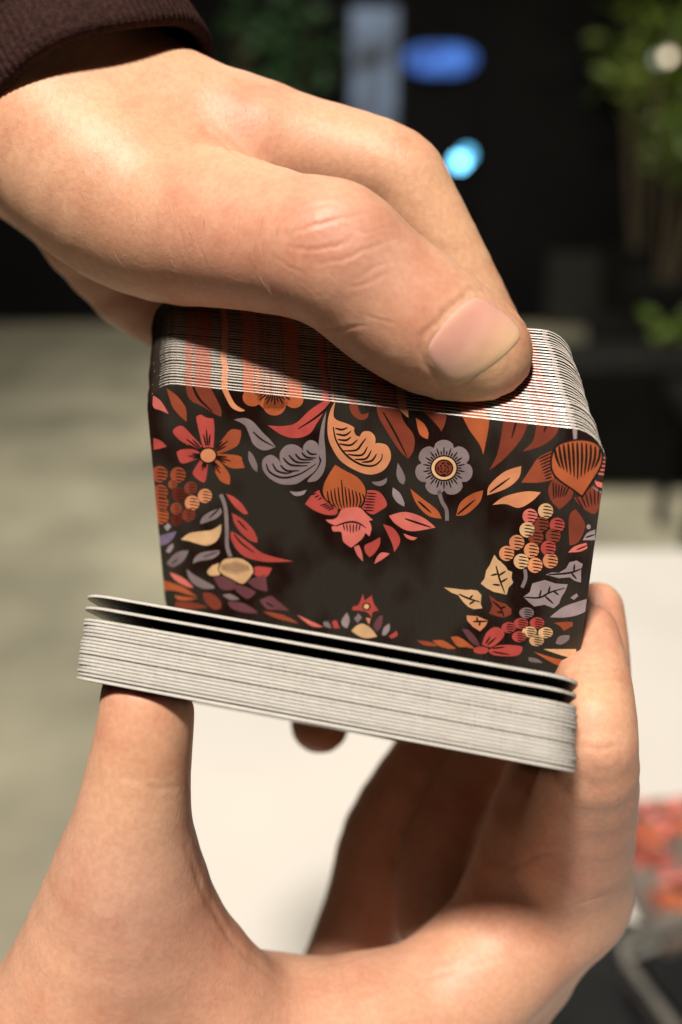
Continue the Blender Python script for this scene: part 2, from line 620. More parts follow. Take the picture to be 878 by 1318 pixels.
for q in ([(125, 640), (150, 700), (240, 740), (360, 715), (480, 640)], [(170, 640), (200, 690), (265, 708), (310, 700)], [(225, 650), (270, 690), (360, 690)],
          [(245, 600), (300, 650), (420, 655)], [(285, 580), (340, 630), (440, 632)], [(330, 570), (370, 610), (460, 612)],
          [(375, 560), (410, 595), (480, 600)], [(410, 545), (440, 572), (485, 572)]):
    stroke(2, q, 15)
shp(2, 'G', [(550, 270), (520, 350), (497, 480), (500, 580), (515, 620), (480, 690), (420, 755), (425, 770), (480, 760), (525, 710), (545, 640), (543, 540), (535, 430)], 2)
shp(2, 'P', [(615, 195), (580, 260), (560, 340), (560, 440), (585, 520), (650, 620), (760, 690), (860, 718), (950, 690), (1000, 620), (1003, 560), (975, 510), (920, 495),
             (895, 500), (893, 450), (860, 415), (810, 415), (785, 450), (760, 440), (745, 410), (745, 385), (700, 360), (620, 330), (600, 290)])
for q in ([(598, 380), (620, 480), (690, 580), (790, 645), (880, 655), (935, 615), (945, 570)], [(612, 390), (660, 400), (700, 385)], [(618, 430), (680, 440), (725, 410)],
          [(630, 470), (690, 475), (725, 450)], [(640, 500), (720, 510), (770, 470)], [(670, 550), (760, 545), (800, 500), (830, 460)],
          [(700, 575), (800, 580), (840, 520)], [(750, 610), (830, 605), (868, 545)], [(800, 630), (870, 620), (905, 570)]):
    stroke(2, q, 15)
shp(2, 'B', [(720, 170), (770, 175), (775, 250), (800, 290), (850, 280), (835, 320), (790, 332), (740, 300), (715, 250)])
shp(2, 'L', [(290, 835), (350, 840), (410, 825), (385, 860), (330, 868)])
# --- orchid in the middle
shp(6, 'O', [(283, 45), (350, 85), (440, 135), (490, 200), (495, 260), (470, 320), (440, 345), (330, 360), (270, 330), (220, 290), (197, 240), (205, 180), (240, 110)])
for k in range(11):
    x = 225 + k * 25
    stroke(6, [(x + 2, 190 + abs(k - 4) * 10 - 40 * (k == 4)), (x + 14, 300), (x + (5 - k) * 6 + 18, 352)], 12)
shp(6, 'R', [(70, 322), (120, 255), (170, 222), (190, 270), (240, 320), (300, 350), (290, 395), (220, 398), (140, 370)])
shp(6, 'R', [(510, 225), (580, 230), (625, 270), (648, 330), (600, 370), (540, 395), (470, 345), (495, 290)])
for k in range(7):
    stroke(6, [(150 + k * 20, 245 + k * 16), (115 + k * 22, 258 + k * 17)] if k < 3 else [(180 + k * 16, 290 + k * 10), (120 + k * 18, 290 + k * 11 + 10)], 10)
    stroke(6, [(505 - k * 4, 245 + k * 20), (575 - k * 3, 250 + k * 20)], 10)
shp(6, 'K', [(215, 432), (270, 430), (300, 410), (330, 360), (400, 345), (460, 350), (500, 390), (550, 435), (520, 440), (540, 490), (525, 550), (495, 525), (470, 570), (395, 630),
             (340, 585), (325, 520), (270, 515), (258, 480), (290, 475), (240, 455)], 2)
stroke(6, [(285, 478), (350, 455), (410, 448), (460, 463), (502, 492)], 14, 'X', 3)
for k in range(6):
    stroke(6, [(340 + k * 24, 462), (350 + k * 20, 530 - abs(k - 2.5) * 8)], 10, 'X', 3)
for pts, c in (([(415, 625), (450, 612), (470, 660), (480, 728), (440, 685)], 'K'), ([(600, 555), (598, 610), (560, 670), (525, 698), (495, 660), (492, 615), (540, 590)], 'R'),
               ([(560, 745), (575, 700), (610, 665), (668, 672), (620, 710)], 'K'), ([(620, 465), (690, 490), (735, 550), (738, 600), (700, 662), (680, 590)], 'R'),
               ([(765, 530), (820, 550), (862, 560), (830, 578), (785, 560)], 'K'), ([(540, 165), (600, 160), (650, 135), (640, 175), (600, 195), (560, 185)], 'G'),
               ([(725, 30), (765, 100), (778, 150), (765, 185), (735, 165), (715, 110)], 'G'), ([(690, 205), (740, 245), (770, 310), (770, 340), (720, 310), (688, 260)], 'L')):
    shp(6, c, pts)
# --- top right
for pts, c, v in (([(10, 350), (75, 355), (105, 430), (140, 480), (140, 530), (120, 560), (90, 530), (50, 470), (18, 410)], 'B', [(35, 400), (75, 470), (118, 555)]),
                  ([(80, 365), (115, 370), (122, 420), (95, 395)], 'P', None), ([(147, 420), (175, 440), (190, 470), (188, 493), (160, 475)], 'O', None),
                  ([(165, 390), (250, 400), (250, 430), (235, 467), (215, 440)], 'B', None),
                  ([(300, 400), (395, 390), (398, 440), (378, 548), (365, 510), (330, 460)], 'O', None),
                  ([(450, 405), (535, 415), (520, 470), (495, 510), (450, 560), (398, 600), (430, 530)], 'B', [(495, 420), (475, 490)]),
                  ([(560, 430), (640, 438), (625, 480), (580, 515), (512, 535), (550, 495)], 'B', [(600, 435), (585, 470)]),
                  ([(683, 445), (700, 448), (698, 500), (688, 500)], 'L', None),
                  ([(128, 662), (175, 700), (220, 735), (235, 765), (190, 755), (150, 715)], 'O', [(155, 705), (200, 745)]),
                  ([(285, 755), (300, 710), (340, 680), (378, 668), (365, 710), (320, 750)], 'O', [(290, 750), (350, 700)]),
                  ([(392, 685), (400, 650), (450, 605), (508, 585), (500, 625), (460, 660)], 'P', [(400, 675), (470, 625)]),
                  ([(410, 718), (450, 690), (520, 672), (575, 675), (545, 705), (500, 728), (455, 715)], 'P', None),
                  ([(55, 755), (110, 742), (170, 760), (215, 795), (130, 808), (80, 785)], 'K', [(110, 765), (200, 795)])):
    shp(9, c, pts)
    if v: stroke(9, v, 7)
fl = []
for i in range(56):
    a = 2 * math.pi * i / 56
    rr_ = 196 * (0.80 + 0.22 * abs(math.sin(3.5 * (a - math.radians(-90) + math.pi / 7))) ** 0.55)
    fl.append((612 + rr_ * math.cos(a) * 1.03, 672 + rr_ * math.sin(a)))
shp(3, 'G', fl, 0, False)
for i in range(36):
    a = 2 * math.pi * i / 36
    r1 = 150 if i % 2 else 125
    stroke(3, [(612 + 98 * math.cos(a), 672 + 94 * math.sin(a)), (612 + r1 * math.cos(a), 672 + r1 * math.sin(a))], 11)
ell(3, 'X', 612, 672, 99, 93, 2)
ell(3, 'C', 612, 672, 88, 82, 3, n=28)
ell(3, 'X', 612, 672, 67, 63, 4)
ell(3, 'B', 612, 672, 56, 53, 5)
for i in range(12):
    a = i * 2.4
    r_ = 12 + 3.2 * i
    stroke(3, [(612 + r_ * math.cos(a), 672 + r_ * math.sin(a)), (612 + (r_ + 6) * math.cos(a + 0.7), 672 + (r_ + 6) * math.sin(a + 0.7))], 11, 'X', 6)
stroke(9, [(226, 668), (236, 705), (252, 735), (254, 772)], 13, 'G', 0, False)
# big right flower
shp(4, 'U', [(170, 665), (240, 560), (290, 490), (390, 440), (385, 500), (395, 580), (405, 640), (300, 664)])
for k in range(8):
    stroke(4, [(385, 455 + k * 24), (290 + k * 7, 500 + k * 20)], 12)
shp(4, 'B', [(400, 640), (440, 645), (530, 710), (520, 780), (440, 855), (380, 790), (360, 720), (375, 670)])
shp(4, 'B', [(540, 770), (600, 755), (680, 680), (740, 745), (725, 830), (690, 885), (640, 870), (580, 820)])
for k in range(6):
    stroke(4, [(395 + k * 22, 660 + k * 8), (400 + k * 15, 780 - k * 3)], 11)
    stroke(4, [(560 + k * 32, 768 - k * 14), (610 + k * 20, 850 - k * 6)], 11)
shp(4, 'X', [(395, 430), (445, 380), (540, 358), (625, 358), (690, 372), (735, 415), (752, 480), (732, 568), (670, 672), (602, 775), (535, 722), (430, 650), (382, 585), (374, 500)], 1)
shp(4, 'O', [(410, 430), (450, 395), (540, 372), (620, 370), (680, 385), (720, 420), (738, 480), (720, 560), (660, 660), (600, 755), (540, 710), (440, 640), (395, 580), (388, 500)], 2)
for k in range(11):
    x = 408 + k * 32
    top = 372 + 0.0016 * (x - 565) ** 2 + 8
    stroke(4, [(x - 3, top), (x + 2 + (5 - k) * 2, 490), (x + (5 - k) * 8, 640 - abs(k - 5) * 16)], 20, 'X', 3)
shp(4, 'K', [(720, 395), (805, 388), (805, 470), (755, 455)])
for k in range(5):
    stroke(4, [(748 - k * 8, 490 + k * 28), (805, 490 + k * 30)], 13, 'K', 0, False)
shp(4, 'K', [(690, 650), (770, 680), (770, 710), (705, 690)])
shp(4, 'G', [(670, 690), (750, 735), (745, 745), (690, 715)])
# right-hand grapes and leaves
shp(7, 'B', [(795, 155), (835, 210), (848, 260), (810, 340), (760, 360), (755, 240), (765, 180)])
shp(7, 'K', [(752, 400), (790, 365), (855, 345), (862, 375), (820, 395)])
stroke(7, [(800, 385), (860, 360)], 8)
shp(7, 'L', [(835, 330), (860, 290), (905, 270), (905, 330)])
stroke(7, [(850, 315), (905, 298)], 9)
ell(7, 'L', 868, 255, 12, 14)
for x, y, c in ((537, 195, 'K'), (625, 165, 'C'), (600, 240, 'B'), (690, 245, 'R'), (520, 272, 'C'), (570, 314, 'B'), (667, 307, 'B'), (462, 343, 'P'),
                (640, 375, 'R'), (545, 387, 'P'), (405, 405, 'P'), (487, 450, 'C'), (565, 472, 'P'), (652, 446, 'P')):
    grape(7, c, x, y, 43)
stroke(7, [(508, 495), (512, 545), (492, 598)], 20, 'G', 0, False)
LEAVES = [('C', [(335, 412), (355, 440), (370, 450), (400, 480), (412, 500), (436, 510), (432, 545), (442, 570), (415, 600), (405, 638), (370, 630), (330, 622), (290, 600), (258, 575), (280, 548), (290, 500), (310, 470)],
           [[(345, 475), (365, 550), (395, 630)], [(360, 530), (400, 505)], [(370, 570), (410, 545)], [(355, 520), (315, 530)], [(368, 585), (325, 580)]]),
          ('C', [(50, 597), (120, 605), (175, 612), (205, 610), (240, 615), (262, 640), (258, 690), (268, 715), (220, 720), (190, 708), (160, 680), (130, 640), (90, 625)],
           [[(135, 635), (190, 660), (255, 680)], [(195, 660), (215, 640)], [(195, 692), (225, 672)]]),
          ('B', [(305, 640), (350, 675), (400, 690), (432, 720), (430, 750), (390, 768), (350, 760), (305, 745), (325, 700)],
           [[(325, 675), (370, 715), (390, 765)], [(372, 715), (400, 705)], [(380, 740), (350, 735)]]),
          ('P', [(178, 755), (240, 760), (300, 785), (285, 815), (255, 845), (215, 820), (182, 785)], [[(215, 790), (300, 788)], [(240, 785), (235, 765)], [(255, 790), (250, 815)]]),
          ('L', [(625, 525), (660, 512), (700, 515), (740, 490), (760, 455), (800, 445), (835, 465), (825, 500), (825, 570), (790, 560), (760, 540), (700, 545)],
           [[(640, 525), (760, 515), (830, 490)], [(785, 508), (788, 465)], [(770, 515), (800, 550)]]),
          ('L', [(500, 650), (535, 625), (550, 575), (620, 555), (680, 575), (750, 580), (735, 620), (715, 650), (700, 690), (670, 715), (620, 695), (560, 705), (530, 680)],
           [[(505, 652), (590, 655), (650, 625), (735, 600)], [(590, 655), (600, 610)], [(640, 630), (650, 590)], [(620, 645), (670, 690)], [(670, 618), (700, 640)]])]
for c, p, veins in LEAVES:
    q = tx(7, p)
    shapes.append((0, c, [to_card(*x) for x in q]))
    for v in veins: stroke(7, v, 11)
shp(7, 'L', [(765, 655), (800, 630), (810, 645), (785, 668)])
shp(7, 'L', [(650, 765), (720, 710), (800, 680), (860, 662), (860, 722), (800, 755), (720, 768)])
for x, y, c in ((543, 518, 'G'), (523, 555, 'R'), (580, 553, 'R'), (480, 570, 'R'), (517, 602, 'R'), (553, 585, 'C'), (610, 588, 'C'), (578, 616, 'C')):
    grape(10, c, x, y, 26, 19)
shp(10, 'G', [(645, 625), (660, 600), (695, 597), (690, 615), (665, 630)])
shp(10, 'U', [(640, 553), (700, 550), (705, 565), (675, 582), (660, 565)])
for pts, c in (([(385, 630), (400, 590), (430, 568), (460, 580), (460, 605), (420, 638)], 'R'), ([(408, 650), (450, 632), (520, 635), (528, 650), (505, 670), (430, 668)], 'R'),
               ([(315, 575), (340, 580), (370, 615), (378, 640), (345, 620)], 'M'), ([(275, 603), (310, 606), (362, 645), (320, 635)], 'O'),
               ([(210, 615), (250, 620), (290, 645), (240, 638)], 'O'), ([(160, 615), (200, 620), (235, 635), (190, 632)], 'B'),
               ([(568, 655), (650, 680), (712, 686), (715, 715), (650, 702)], 'O'), ([(603, 646), (718, 646), (718, 682), (660, 666)], 'C'),
               ([(550, 675), (580, 680), (600, 695), (555, 690)], 'G')):
    shp(10, c, pts)
petal_lines(10, (385, 648), [(440, 585), (510, 652)], 6, 0.3, 0.8, 2, 0.3)
ell(10, 'R', 382, 650, 27, 13, 2)
# bottom middle and bottom left bits
shp(8, 'R', [(295, 150), (305, 190), (345, 158), (357, 205), (385, 245), (352, 255), (345, 287), (312, 252), (235, 243), (240, 222), (270, 212)])
ell(8, 'X', 315, 222, 24, 22, 1)
ell(8, 'C', 315, 222, 15, 14, 2)
for pts, c in (([(175, 300), (205, 255), (220, 300), (205, 345), (180, 330)], 'L'), ([(245, 290), (270, 260), (290, 285), (265, 315)], 'G'), ([(310, 285), (338, 290), (330, 325)], 'P'),
               ([(355, 330), (385, 280), (408, 272), (400, 330), (375, 365)], 'M'), ([(402, 380), (415, 340), (445, 318), (445, 355), (420, 385)], 'L'),
               ([(440, 390), (485, 360), (490, 385), (460, 402)], 'R'), ([(230, 360), (260, 330), (295, 320), (340, 345), (375, 392), (300, 400)], 'C'),
               ([(120, 305), (145, 300), (165, 345), (130, 345)], 'R'), ([(70, 310), (100, 310), (118, 345), (80, 335)], 'G'),
               ([(600, 413), (690, 428), (710, 447), (640, 440)], 'U'), ([(690, 415), (750, 415), (822, 460), (760, 457)], 'O'), ([(790, 395), (840, 395), (885, 450), (830, 447)], 'O')):
    shp(8, c, pts)
for pts, c in (([(365, 185), (415, 165), (440, 180), (500, 232), (440, 228), (400, 225)], 'M'), ([(380, 235), (470, 250), (545, 290), (440, 265)], 'U'),
               ([(535, 250), (590, 275), (655, 305), (600, 300)], 'K')):
    shp(11, c, pts)
stroke(11, [(395, 195), (430, 215)], 8)

# card outline clip (kept a hair inside the cut)
CLIP = rr_outline(CW - 0.10, CH - 0.10, CR - 0.05, 8, 1, 1)


def clip_poly(poly):
    """Sutherland-Hodgman against the convex (clockwise) card outline"""
    out = [np.array(p) for p in poly]
    n = len(CLIP)
    for i in range(n):
        a, b = np.array(CLIP[i]), np.array(CLIP[(i + 1) % n])
        e = b - a
        if np.linalg.norm(e) < 1e-9: continue
        side = lambda p: -(e[0] * (p[1] - a[1]) - e[1] * (p[0] - a[0]))
        src, out = out, []
        for j in range(len(src)):
            p, q = src[j - 1], src[j]
            sp, sq = side(p), side(q)
            if (sp >= 0) != (sq >= 0):
                out.append(p + (q - p) * (sp / (sp - sq)))
            if sq >= 0:
                out.append(q)
        if len(out) < 3:
            return []
    return out


def in_poly(x, y, poly):
    c = False
    j = len(poly) - 1
    for i in range(len(poly)):
        xi, yi = poly[i][0], poly[i][1]
        xj, yj = poly[j][0], poly[j][1]
        if (yi > y) != (yj > y) and x < (xj - xi) * (y - yi) / (yj - yi) + xi:
            c = not c
        j = i
    return c


clipped = []
for layer, col, poly in shapes:
    c = clip_poly(poly)
    if len(c) >= 3:
        clipped.append((layer, col, c))
clipped.sort(key=lambda s: s[0])


def ink_at(x, y):
    r = None
    for layer, col, poly in clipped:
        if in_poly(x, y, poly): r = col
    return r


def print_mesh(items, name='printed_flowers', scale=1.0):
    bm = bmesh.new()
    lay = bm.verts.layers.float_color.new('ink')
    for idx, (layer, col, poly) in enumerate(items):
        base = np.array(INK[col][:3])
        base = base * (1.0 if col == 'X' else 0.88)
        jit = 1.0 if col == 'X' else 1 + 0.16 * (((idx * 37) % 17) / 17 - 0.5)
        z = CT / 2 + 0.010 + 0.006 * layer + 0.0000035 * idx
        vs = []
        for p in poly:
            v = bm.verts.new((p[0] * scale, p[1] * scale, z))
            v[lay] = (*(base * jit), 1)
            vs.append(v)
        try:
            bm.faces.new(vs).normal_update()
        except ValueError:
            pass
    bmesh.ops.triangulate(bm, faces=bm.faces[:], ngon_method='EAR_CLIP')
    for f in bm.faces:
        f.normal_update()
        if f.normal.z < 0: f.normal_flip()
    bmesh.ops.scale(bm, vec=(0.001, 0.001, 0.001), verts=bm.verts[:])
    me = bpy.data.meshes.new(name)
    bm.to_mesh(me)
    bm.free()
    me.materials.append(M_ink)
    return me


PRINT = print_mesh(clipped)
TOPSTRIP = print_mesh([s for s in clipped if max(p[1] for p in s[2]) > CH / 2 - 4 or min(p[0] for p in s[2]) < -CW / 2 + 3])


def card_mesh(tinted):
    out = rr_outline(CW, CH, CR)
    n = len(out)
    bev = 0.07
    inn = rr_outline(CW - 2 * bev, CH - 2 * bev, CR - bev)
    rings = [(inn, CT / 2), (out, CT / 2 - bev), (out, -CT / 2 + bev), (inn, -CT / 2)]
    verts, cols = [], []
    paper = np.array([0.56, 0.535, 0.49])
    for ring, z in rings:
        for (x, y), (ix, iy) in zip(ring, out):
            verts.append((x / 1000, y / 1000, z / 1000))
            c = paper
            k = ink_at(ix * 0.994, iy * 0.994) if tinted else None
            if k and k != 'X':
                ik = np.array(INK[k][:3])
                c = paper * (0.46 + 0.54 * ik / ik.max())
            elif not tinted:
                c = paper * np.array([0.84, 0.86, 0.89])
            cols.append((*c, 1))
    faces, mi = [], []
    for r in range(3):
        for i in range(n):
            j = (i + 1) % n
            faces.append((r * n + i, r * n + j, (r + 1) * n + j, (r + 1) * n + i))
            mi.append(1 if r == 1 else 0)
    faces.append(tuple(reversed(range(n))))
    mi.append(0)
    faces.append(tuple(range(3 * n, 4 * n)))
    mi.append(0)
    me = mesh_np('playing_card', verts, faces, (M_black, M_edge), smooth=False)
    bm = bmesh.new()
    bm.from_mesh(me)
    bmesh.ops.recalc_face_normals(bm, faces=bm.faces)
    bm.to_mesh(me)
    bm.free()
    me.polygons.foreach_set('material_index', mi)
    a = me.attributes.new('ink', 'FLOAT_COLOR', 'POINT')
    a.data.foreach_set('color', np.array(cols, np.float32).ravel())
    return me


CARD_T, CARD_P = card_mesh(True), card_mesh(False)


def frame(xd, yd, zd, org):
    """object matrix from lens-frame axes and an origin (mm)"""
    m = Matrix.Identity(4)
    for c, d in enumerate((xd, yd, zd)):
        w = WD(d)
        for r in range(3): m[r][c] = w[r]
    o = W(org)
    for r in range(3): m[r][3] = o[r]
    return m


# upper packet: 34 cards, each a step up and to the left of the one before
NUP = 34
STEP = np.array([-2.074, -19.888, 16.099]) / (NUP - 1)
GU = 'cards of the upper packet'
ONES = ['', 'first', 'second', 'third', 'fourth', 'fifth', 'sixth', 'seventh', 'eighth', 'ninth', 'tenth', 'eleventh', 'twelfth', 'thirteenth', 'fourteenth', 'fifteenth',
        'sixteenth', 'seventeenth', 'eighteenth', 'nineteenth']


def ordinal(n):
    if n < 20: return ONES[n]
    t, o = divmod(n, 10)
    return {2: 'twentieth', 3: 'thirtieth'}[t] if o == 0 else {2: 'twenty ', 3: 'thirty '}[t] + ONES[o]


wa = 0.0
for i in range(NUP):
    wa = wa * 0.75 + random.uniform(-0.20, 0.20)
    jx = 0.0 if i == 0 else wa
    jy = 0.0 if i == 0 else random.uniform(-0.05, 0.05)
    org = t0 + STEP * i + ah * (CW / 2 + jx) + bh * (CH / 2 + jy) + nh * (CT / 2)
    if i == 0:
        o = bpy.data.objects.new('playing_card', CARD_T)
        proto = o
    else:
        o = proto.copy()
        if i > 0: o.data = CARD_T
    S.collection.objects.link(o)
    ang = 0 if i == 0 else random.uniform(-0.0016, 0.0016)
    xd = ah * math.cos(ang) + bh * math.sin(ang)
    yd = -bh * math.cos(ang) + ah * math.sin(ang)
    o.matrix_world = frame(xd, yd, -nh, org)
    if i == 0:
        tag(o, 'front card of the upper packet, black with printed flowers, grapes and leaves facing the camera', 'playing card', GU)
    elif i == NUP - 1:
        tag(o, 'rearmost card of the upper packet, only its far top edge showing behind the thumb', 'playing card', GU)
    else:
        tag(o, ordinal(i + 1) + ' card from the front of the upper packet, only its pale top edge showing', 'playing card', GU)
    p = bpy.data.objects.new('printed_flowers', PRINT if i == 0 else TOPSTRIP)
    link(p, o)

# lower packet: two loose cards over a squared pile of seventeen
lt = np.array([-47.35, 13.95, 180.95]) * 0.984
la = np.array([86.084, 13.59, -12.197])
lah = la / np.linalg.norm(la)
lb = np.array([-0.783, 14.087, -3.336])
lbn = lb - lah * (lb @ lah)
lbh = lbn / np.linalg.norm(lbn)            # down through the pile
dh = np.cross(lah, lbh)                    # away from the viewer
if dh[2] < 0: dh = -dh
SK = lb / np.linalg.norm(lb)
GL = 'cards of the lower packet'
NPILE = 17
lower = []
for i in range(NPILE + 2):
    if i == 0: off, ang = 0.0, math.atan2(4.4 - 0.6 - 0.6 - 0.0, CH)
    elif i == 1: off, ang = 2.2, math.atan2(4.4 - 2.2 - 0.6, CH)
    else: off, ang = 4.4 + (i - 2) * 0.615 + (0.10 if i > 6 else 0) + (0.10 if i > 11 else 0) + (0.16 if i == NPILE + 1 else 0), 0.0
    yd = dh * math.cos(ang) + lbh * math.sin(ang)
    zd = -(lbh * math.cos(ang) - dh * math.sin(ang))
    jx, jy = random.uniform(-0.22, 0.22), random.uniform(-0.22, 0.22)
    if i >= 2:
        off += random.uniform(-0.012, 0.012)
    if i < 2: jx, jy = 0.25 * (1 - i), 0
    org = lt + SK * off + lah * (CW / 2 + jx) + yd * (CH / 2 + jy) - zd * (CT / 2)
    o = proto.copy()
    o.data = CARD_P
    S.collection.objects.link(o)
    o.matrix_world = frame(lah, yd, zd, org)
    if i == 0: l = 'topmost loose card of the lower packet, lifted with a dark gap beneath its pale edge'
    elif i == 1: l = 'second loose card of the lower packet, lifted between two dark gaps'
    elif i == 2: l = 'top card of the squared pile in the lower packet, just under the wider dark gaps'
    elif i == NPILE + 1: l = "bottom card of the lower packet, resting on the lower hand's bare thumb"
    else: l = ordinal(i - 1) + ' card from the top of the squared lower pile, only its cream long edge showing'
    tag(o, l, 'playing card', GL)


# ------------------------------------------------------------------ hands as one continuous surface each
def smin(a, b, k):
    h = np.maximum(k - np.abs(a - b), 0) / k
    return np.minimum(a, b) - h * h * k * 0.25


def smax(a, b, k):
    return -smin(-a, -b, k)


def seg_d(P, a, b, ra, rb):
    ba = b - a
    pa = P - a
    h = np.clip((pa @ ba) / (ba @ ba), 0, 1)
    q = pa - h[:, None] * ba
    return np.sqrt((q * q).sum(1)) - (ra + (rb - ra) * h)


def chain(pts, n=3):
    """joints given as seen from the lens, joined by a smooth curve whose thickness runs on evenly"""
    Q = np.array([(*PT(x, y, z), r * z / F) for x, y, z, r in pts])
    out = []
    for i in range(len(Q) - 1):
        p0, p1, p2, p3 = Q[max(i - 1, 0)], Q[i], Q[i + 1], Q[min(i + 2, len(Q) - 1)]
        for j in range(n):
            t = j / n
            out.append((2*t**3-3*t**2+1)*p1 + (t**3-2*t**2+t)*(p2-p0)/2 + (-2*t**3+3*t**2)*p2 + (t**3-t**2)*(p3-p1)/2)
    out.append(Q[-1])
    return [(q[:3], q[3]) for q in out]


def chain_d(P, ch, k):
    C = np.array([c for c, _ in ch])
    c0 = C.mean(0).astype(np.float32)
    Rb = max(np.linalg.norm(c - c0) + r_ for c, r_ in ch)
    dc = np.sqrt(((P - c0) ** 2).sum(1))
    m = dc < Rb + 14
    full = (dc - Rb).astype(np.float32)
    if not m.any():
        return full
    full[m] = chain_core(P[m], ch, 0.4)
    return full


def chain_core(P, ch, k):
    d = None
    for (a, ra), (b, rb) in zip(ch[:-1], ch[1:]):
        e = seg_d(P, a.astype(np.float32), b.astype(np.float32), ra, rb)
        d = e if d is None else smin(d, e, k)
    return d


def box_d(P, org, ax, half, rnd):
    q = P - org
    l = np.stack([np.abs(q @ a.astype(np.float32)) for a in ax], 1) - (np.array(half, np.float32) - rnd)
    return np.sqrt((np.maximum(l, 0) ** 2).sum(1)) + np.minimum(l.max(1), 0) - rnd


# volumes of the two packets, pressed into the pads that touch them
LOW_C = lt + SK * 7.2 + lah * 44 + dh * 28.5
UP_AX = (ah, bh, nh)


def up_packet_d(P):
    # sheared stack: undo the shear along its thickness, then a box
    q = P - t0.astype(np.float32)
    w = q @ nh.astype(np.float32)
    T = STEP * (NUP - 1)
    tw = T @ nh
    q = q - (w / tw)[:, None] * (T - nh * tw).astype(np.float32)
    l = np.stack([np.abs(q @ ah.astype(np.float32) - CW / 2) - CW / 2, np.abs(q @ bh.astype(np.float32) - CH / 2) - CH / 2, np.abs(w - (tw + 0.6) / 2) - (tw + 0.6) / 2], 1)
    return np.sqrt((np.maximum(l, 0) ** 2).sum(1)) + np.minimum(l.max(1), 0)


def low_packet_d(P):
    return box_d(P, LOW_C.astype(np.float32), (lah, lbh, dh), (44.2, 7.3, 28.4), 0.2)


R_palm = [chain([(40, 55, 216, 112), (180, 143, 214, 97), (320, 193, 214, 84)]),
          chain([(60, 185, 230, 112), (200, 240, 236, 108), (300, 270, 236, 88)])]
R_thumb = chain([(-60, -60, 224, 110), (62, 150, 213, 119), (140, 235, 207, 118), (215, 280, 203, 108), (310, 302, 192, 95), (425, 332, 180, 87), (500, 386, 181, 88), (556, 424, 182, 84), (612, 456, 185, 73)])
R_index = chain([(320, 193, 214, 82), (420, 204, 212, 68), (504, 225, 210, 60), (534, 260, 210, 54), (586, 350, 212, 48), (636, 445, 215, 44)])
R_rest = [chain([(300, 250, 232, 80), (450, 420, 254, 54), (435, 650, 262, 46), (412, 931, 258, 38)]),
          chain([(120, 260, 232, 95), (170, 365, 240, 58), (270, 460, 248, 48), (330, 720, 262, 40)]),
          chain([(200, 240, 238, 90), (370, 430, 258, 52), (400, 690, 272, 44)])]


def right_hand_d(P):
    d = None
    for c in R_palm:
        e = chain_d(P, c, 8.0)
        d = e if d is None else smin(d, e, 9.0)
    th = chain_d(P, R_thumb, 6.0)
    # knuckle bulges of the thumb joint
    for (x, y, z, r) in ((428, 318, 178, 74),):
        c = PT(x, y, z)
        th = smin(th, np.sqrt(((P - c.astype(np.float32)) ** 2).sum(1)) - r * z / F, 6.0)
    th = smax(th, -(up_packet_d(P) - 0.05), 1.2)
    ix = chain_d(P, R_index, 5.0)
    d = smin(d, th, 8.0)
    d = smin(d, ix, 4.0)
    rest = None
    for c in R_rest:
        e = chain_d(P, c, 5.0)
        rest = e if rest is None else smin(rest, e, 2.0)
    d = smin(d, rest, 4.0)
    return smax(d, -(up_packet_d(P) - 0.05), 0.8)


L_palm = [chain([(172, 1125, 191, 68), (246, 1252, 201, 82), (330, 1350, 209, 100), (470, 1332, 217, 100), (575, 1286, 223, 86), (722, 1142, 231, 84)]),
          chain([(330, 1340, 215, 104), (500, 1350, 255, 85), (640, 1270, 240, 74), (700, 1180, 238, 70)]),
          chain([(20, 1470, 220, 150), (330, 1450, 222, 150), (520, 1400, 222, 108)])]
L_thumb = chain([(10, 1460, 212, 142), (108, 1300, 202, 122), (152, 1165, 194, 100), (168, 1075, 188, 79), (178, 1000, 185, 67), (188, 930, 183, 61), (190, 885, 183, 58)])
L_fing = [chain([(724, 1142, 230, 82), (751, 1042, 206, 68), (763, 955, 190, 57), (762, 880, 197, 50), (756, 816, 205, 40)]),
          chain([(672, 1150, 228, 74), (708, 1015, 223, 62), (758, 935, 215, 48), (768, 850, 214, 42), (769, 782, 215, 33)]),
          chain([(600, 1270, 238, 60), (560, 1135, 256, 55), (598, 1025, 257, 49), (650, 940, 255, 44)]),
          chain([(424, 1285, 270, 50), (474, 1165, 276, 56), (496, 1075, 276, 55), (548, 980, 268, 47), (600, 905, 268, 42)])]


def left_hand_d(P):
    d = None
    for c in L_palm:
        e = chain_d(P, c, 5.0)
        d = e if d is None else smin(d, e, 7.0)
    d = smin(d, chain_d(P, L_thumb, 5.0), 8.0)
    fg = None
    for c in L_fing:
        e = chain_d(P, c, 4.0)
        fg = e if fg is None else smin(fg, e, 1.6)
    d = smin(d, fg, 5.0)
    d = smax(d, -(low_packet_d(P) - 0.05), 0.9)
    return smax(d, -(up_packet_d(P) - 0.05), 0.6)


def chunked(fn, P, n=400000):
    P = np.asarray(P, np.float32)
    return np.concatenate([fn(P[i:i + n]) for i in range(0, len(P), n)])


def grad(fn, P, h=0.15, d0=None):
    g = np.zeros_like(P)
    if d0 is not None:
        for i in range(3):
            e = np.zeros(3, np.float32)
            e[i] = h
            g[:, i] = chunked(fn, P + e) - d0
        return g / (np.linalg.norm(g, axis=1, keepdims=True) + 1e-9)
    for i in range(3):
        e = np.zeros(3, np.float32)
        e[i] = h
        g[:, i] = chunked(fn, P + e) - chunked(fn, P - e)
    return g / (np.linalg.norm(g, axis=1, keepdims=True) + 1e-9)


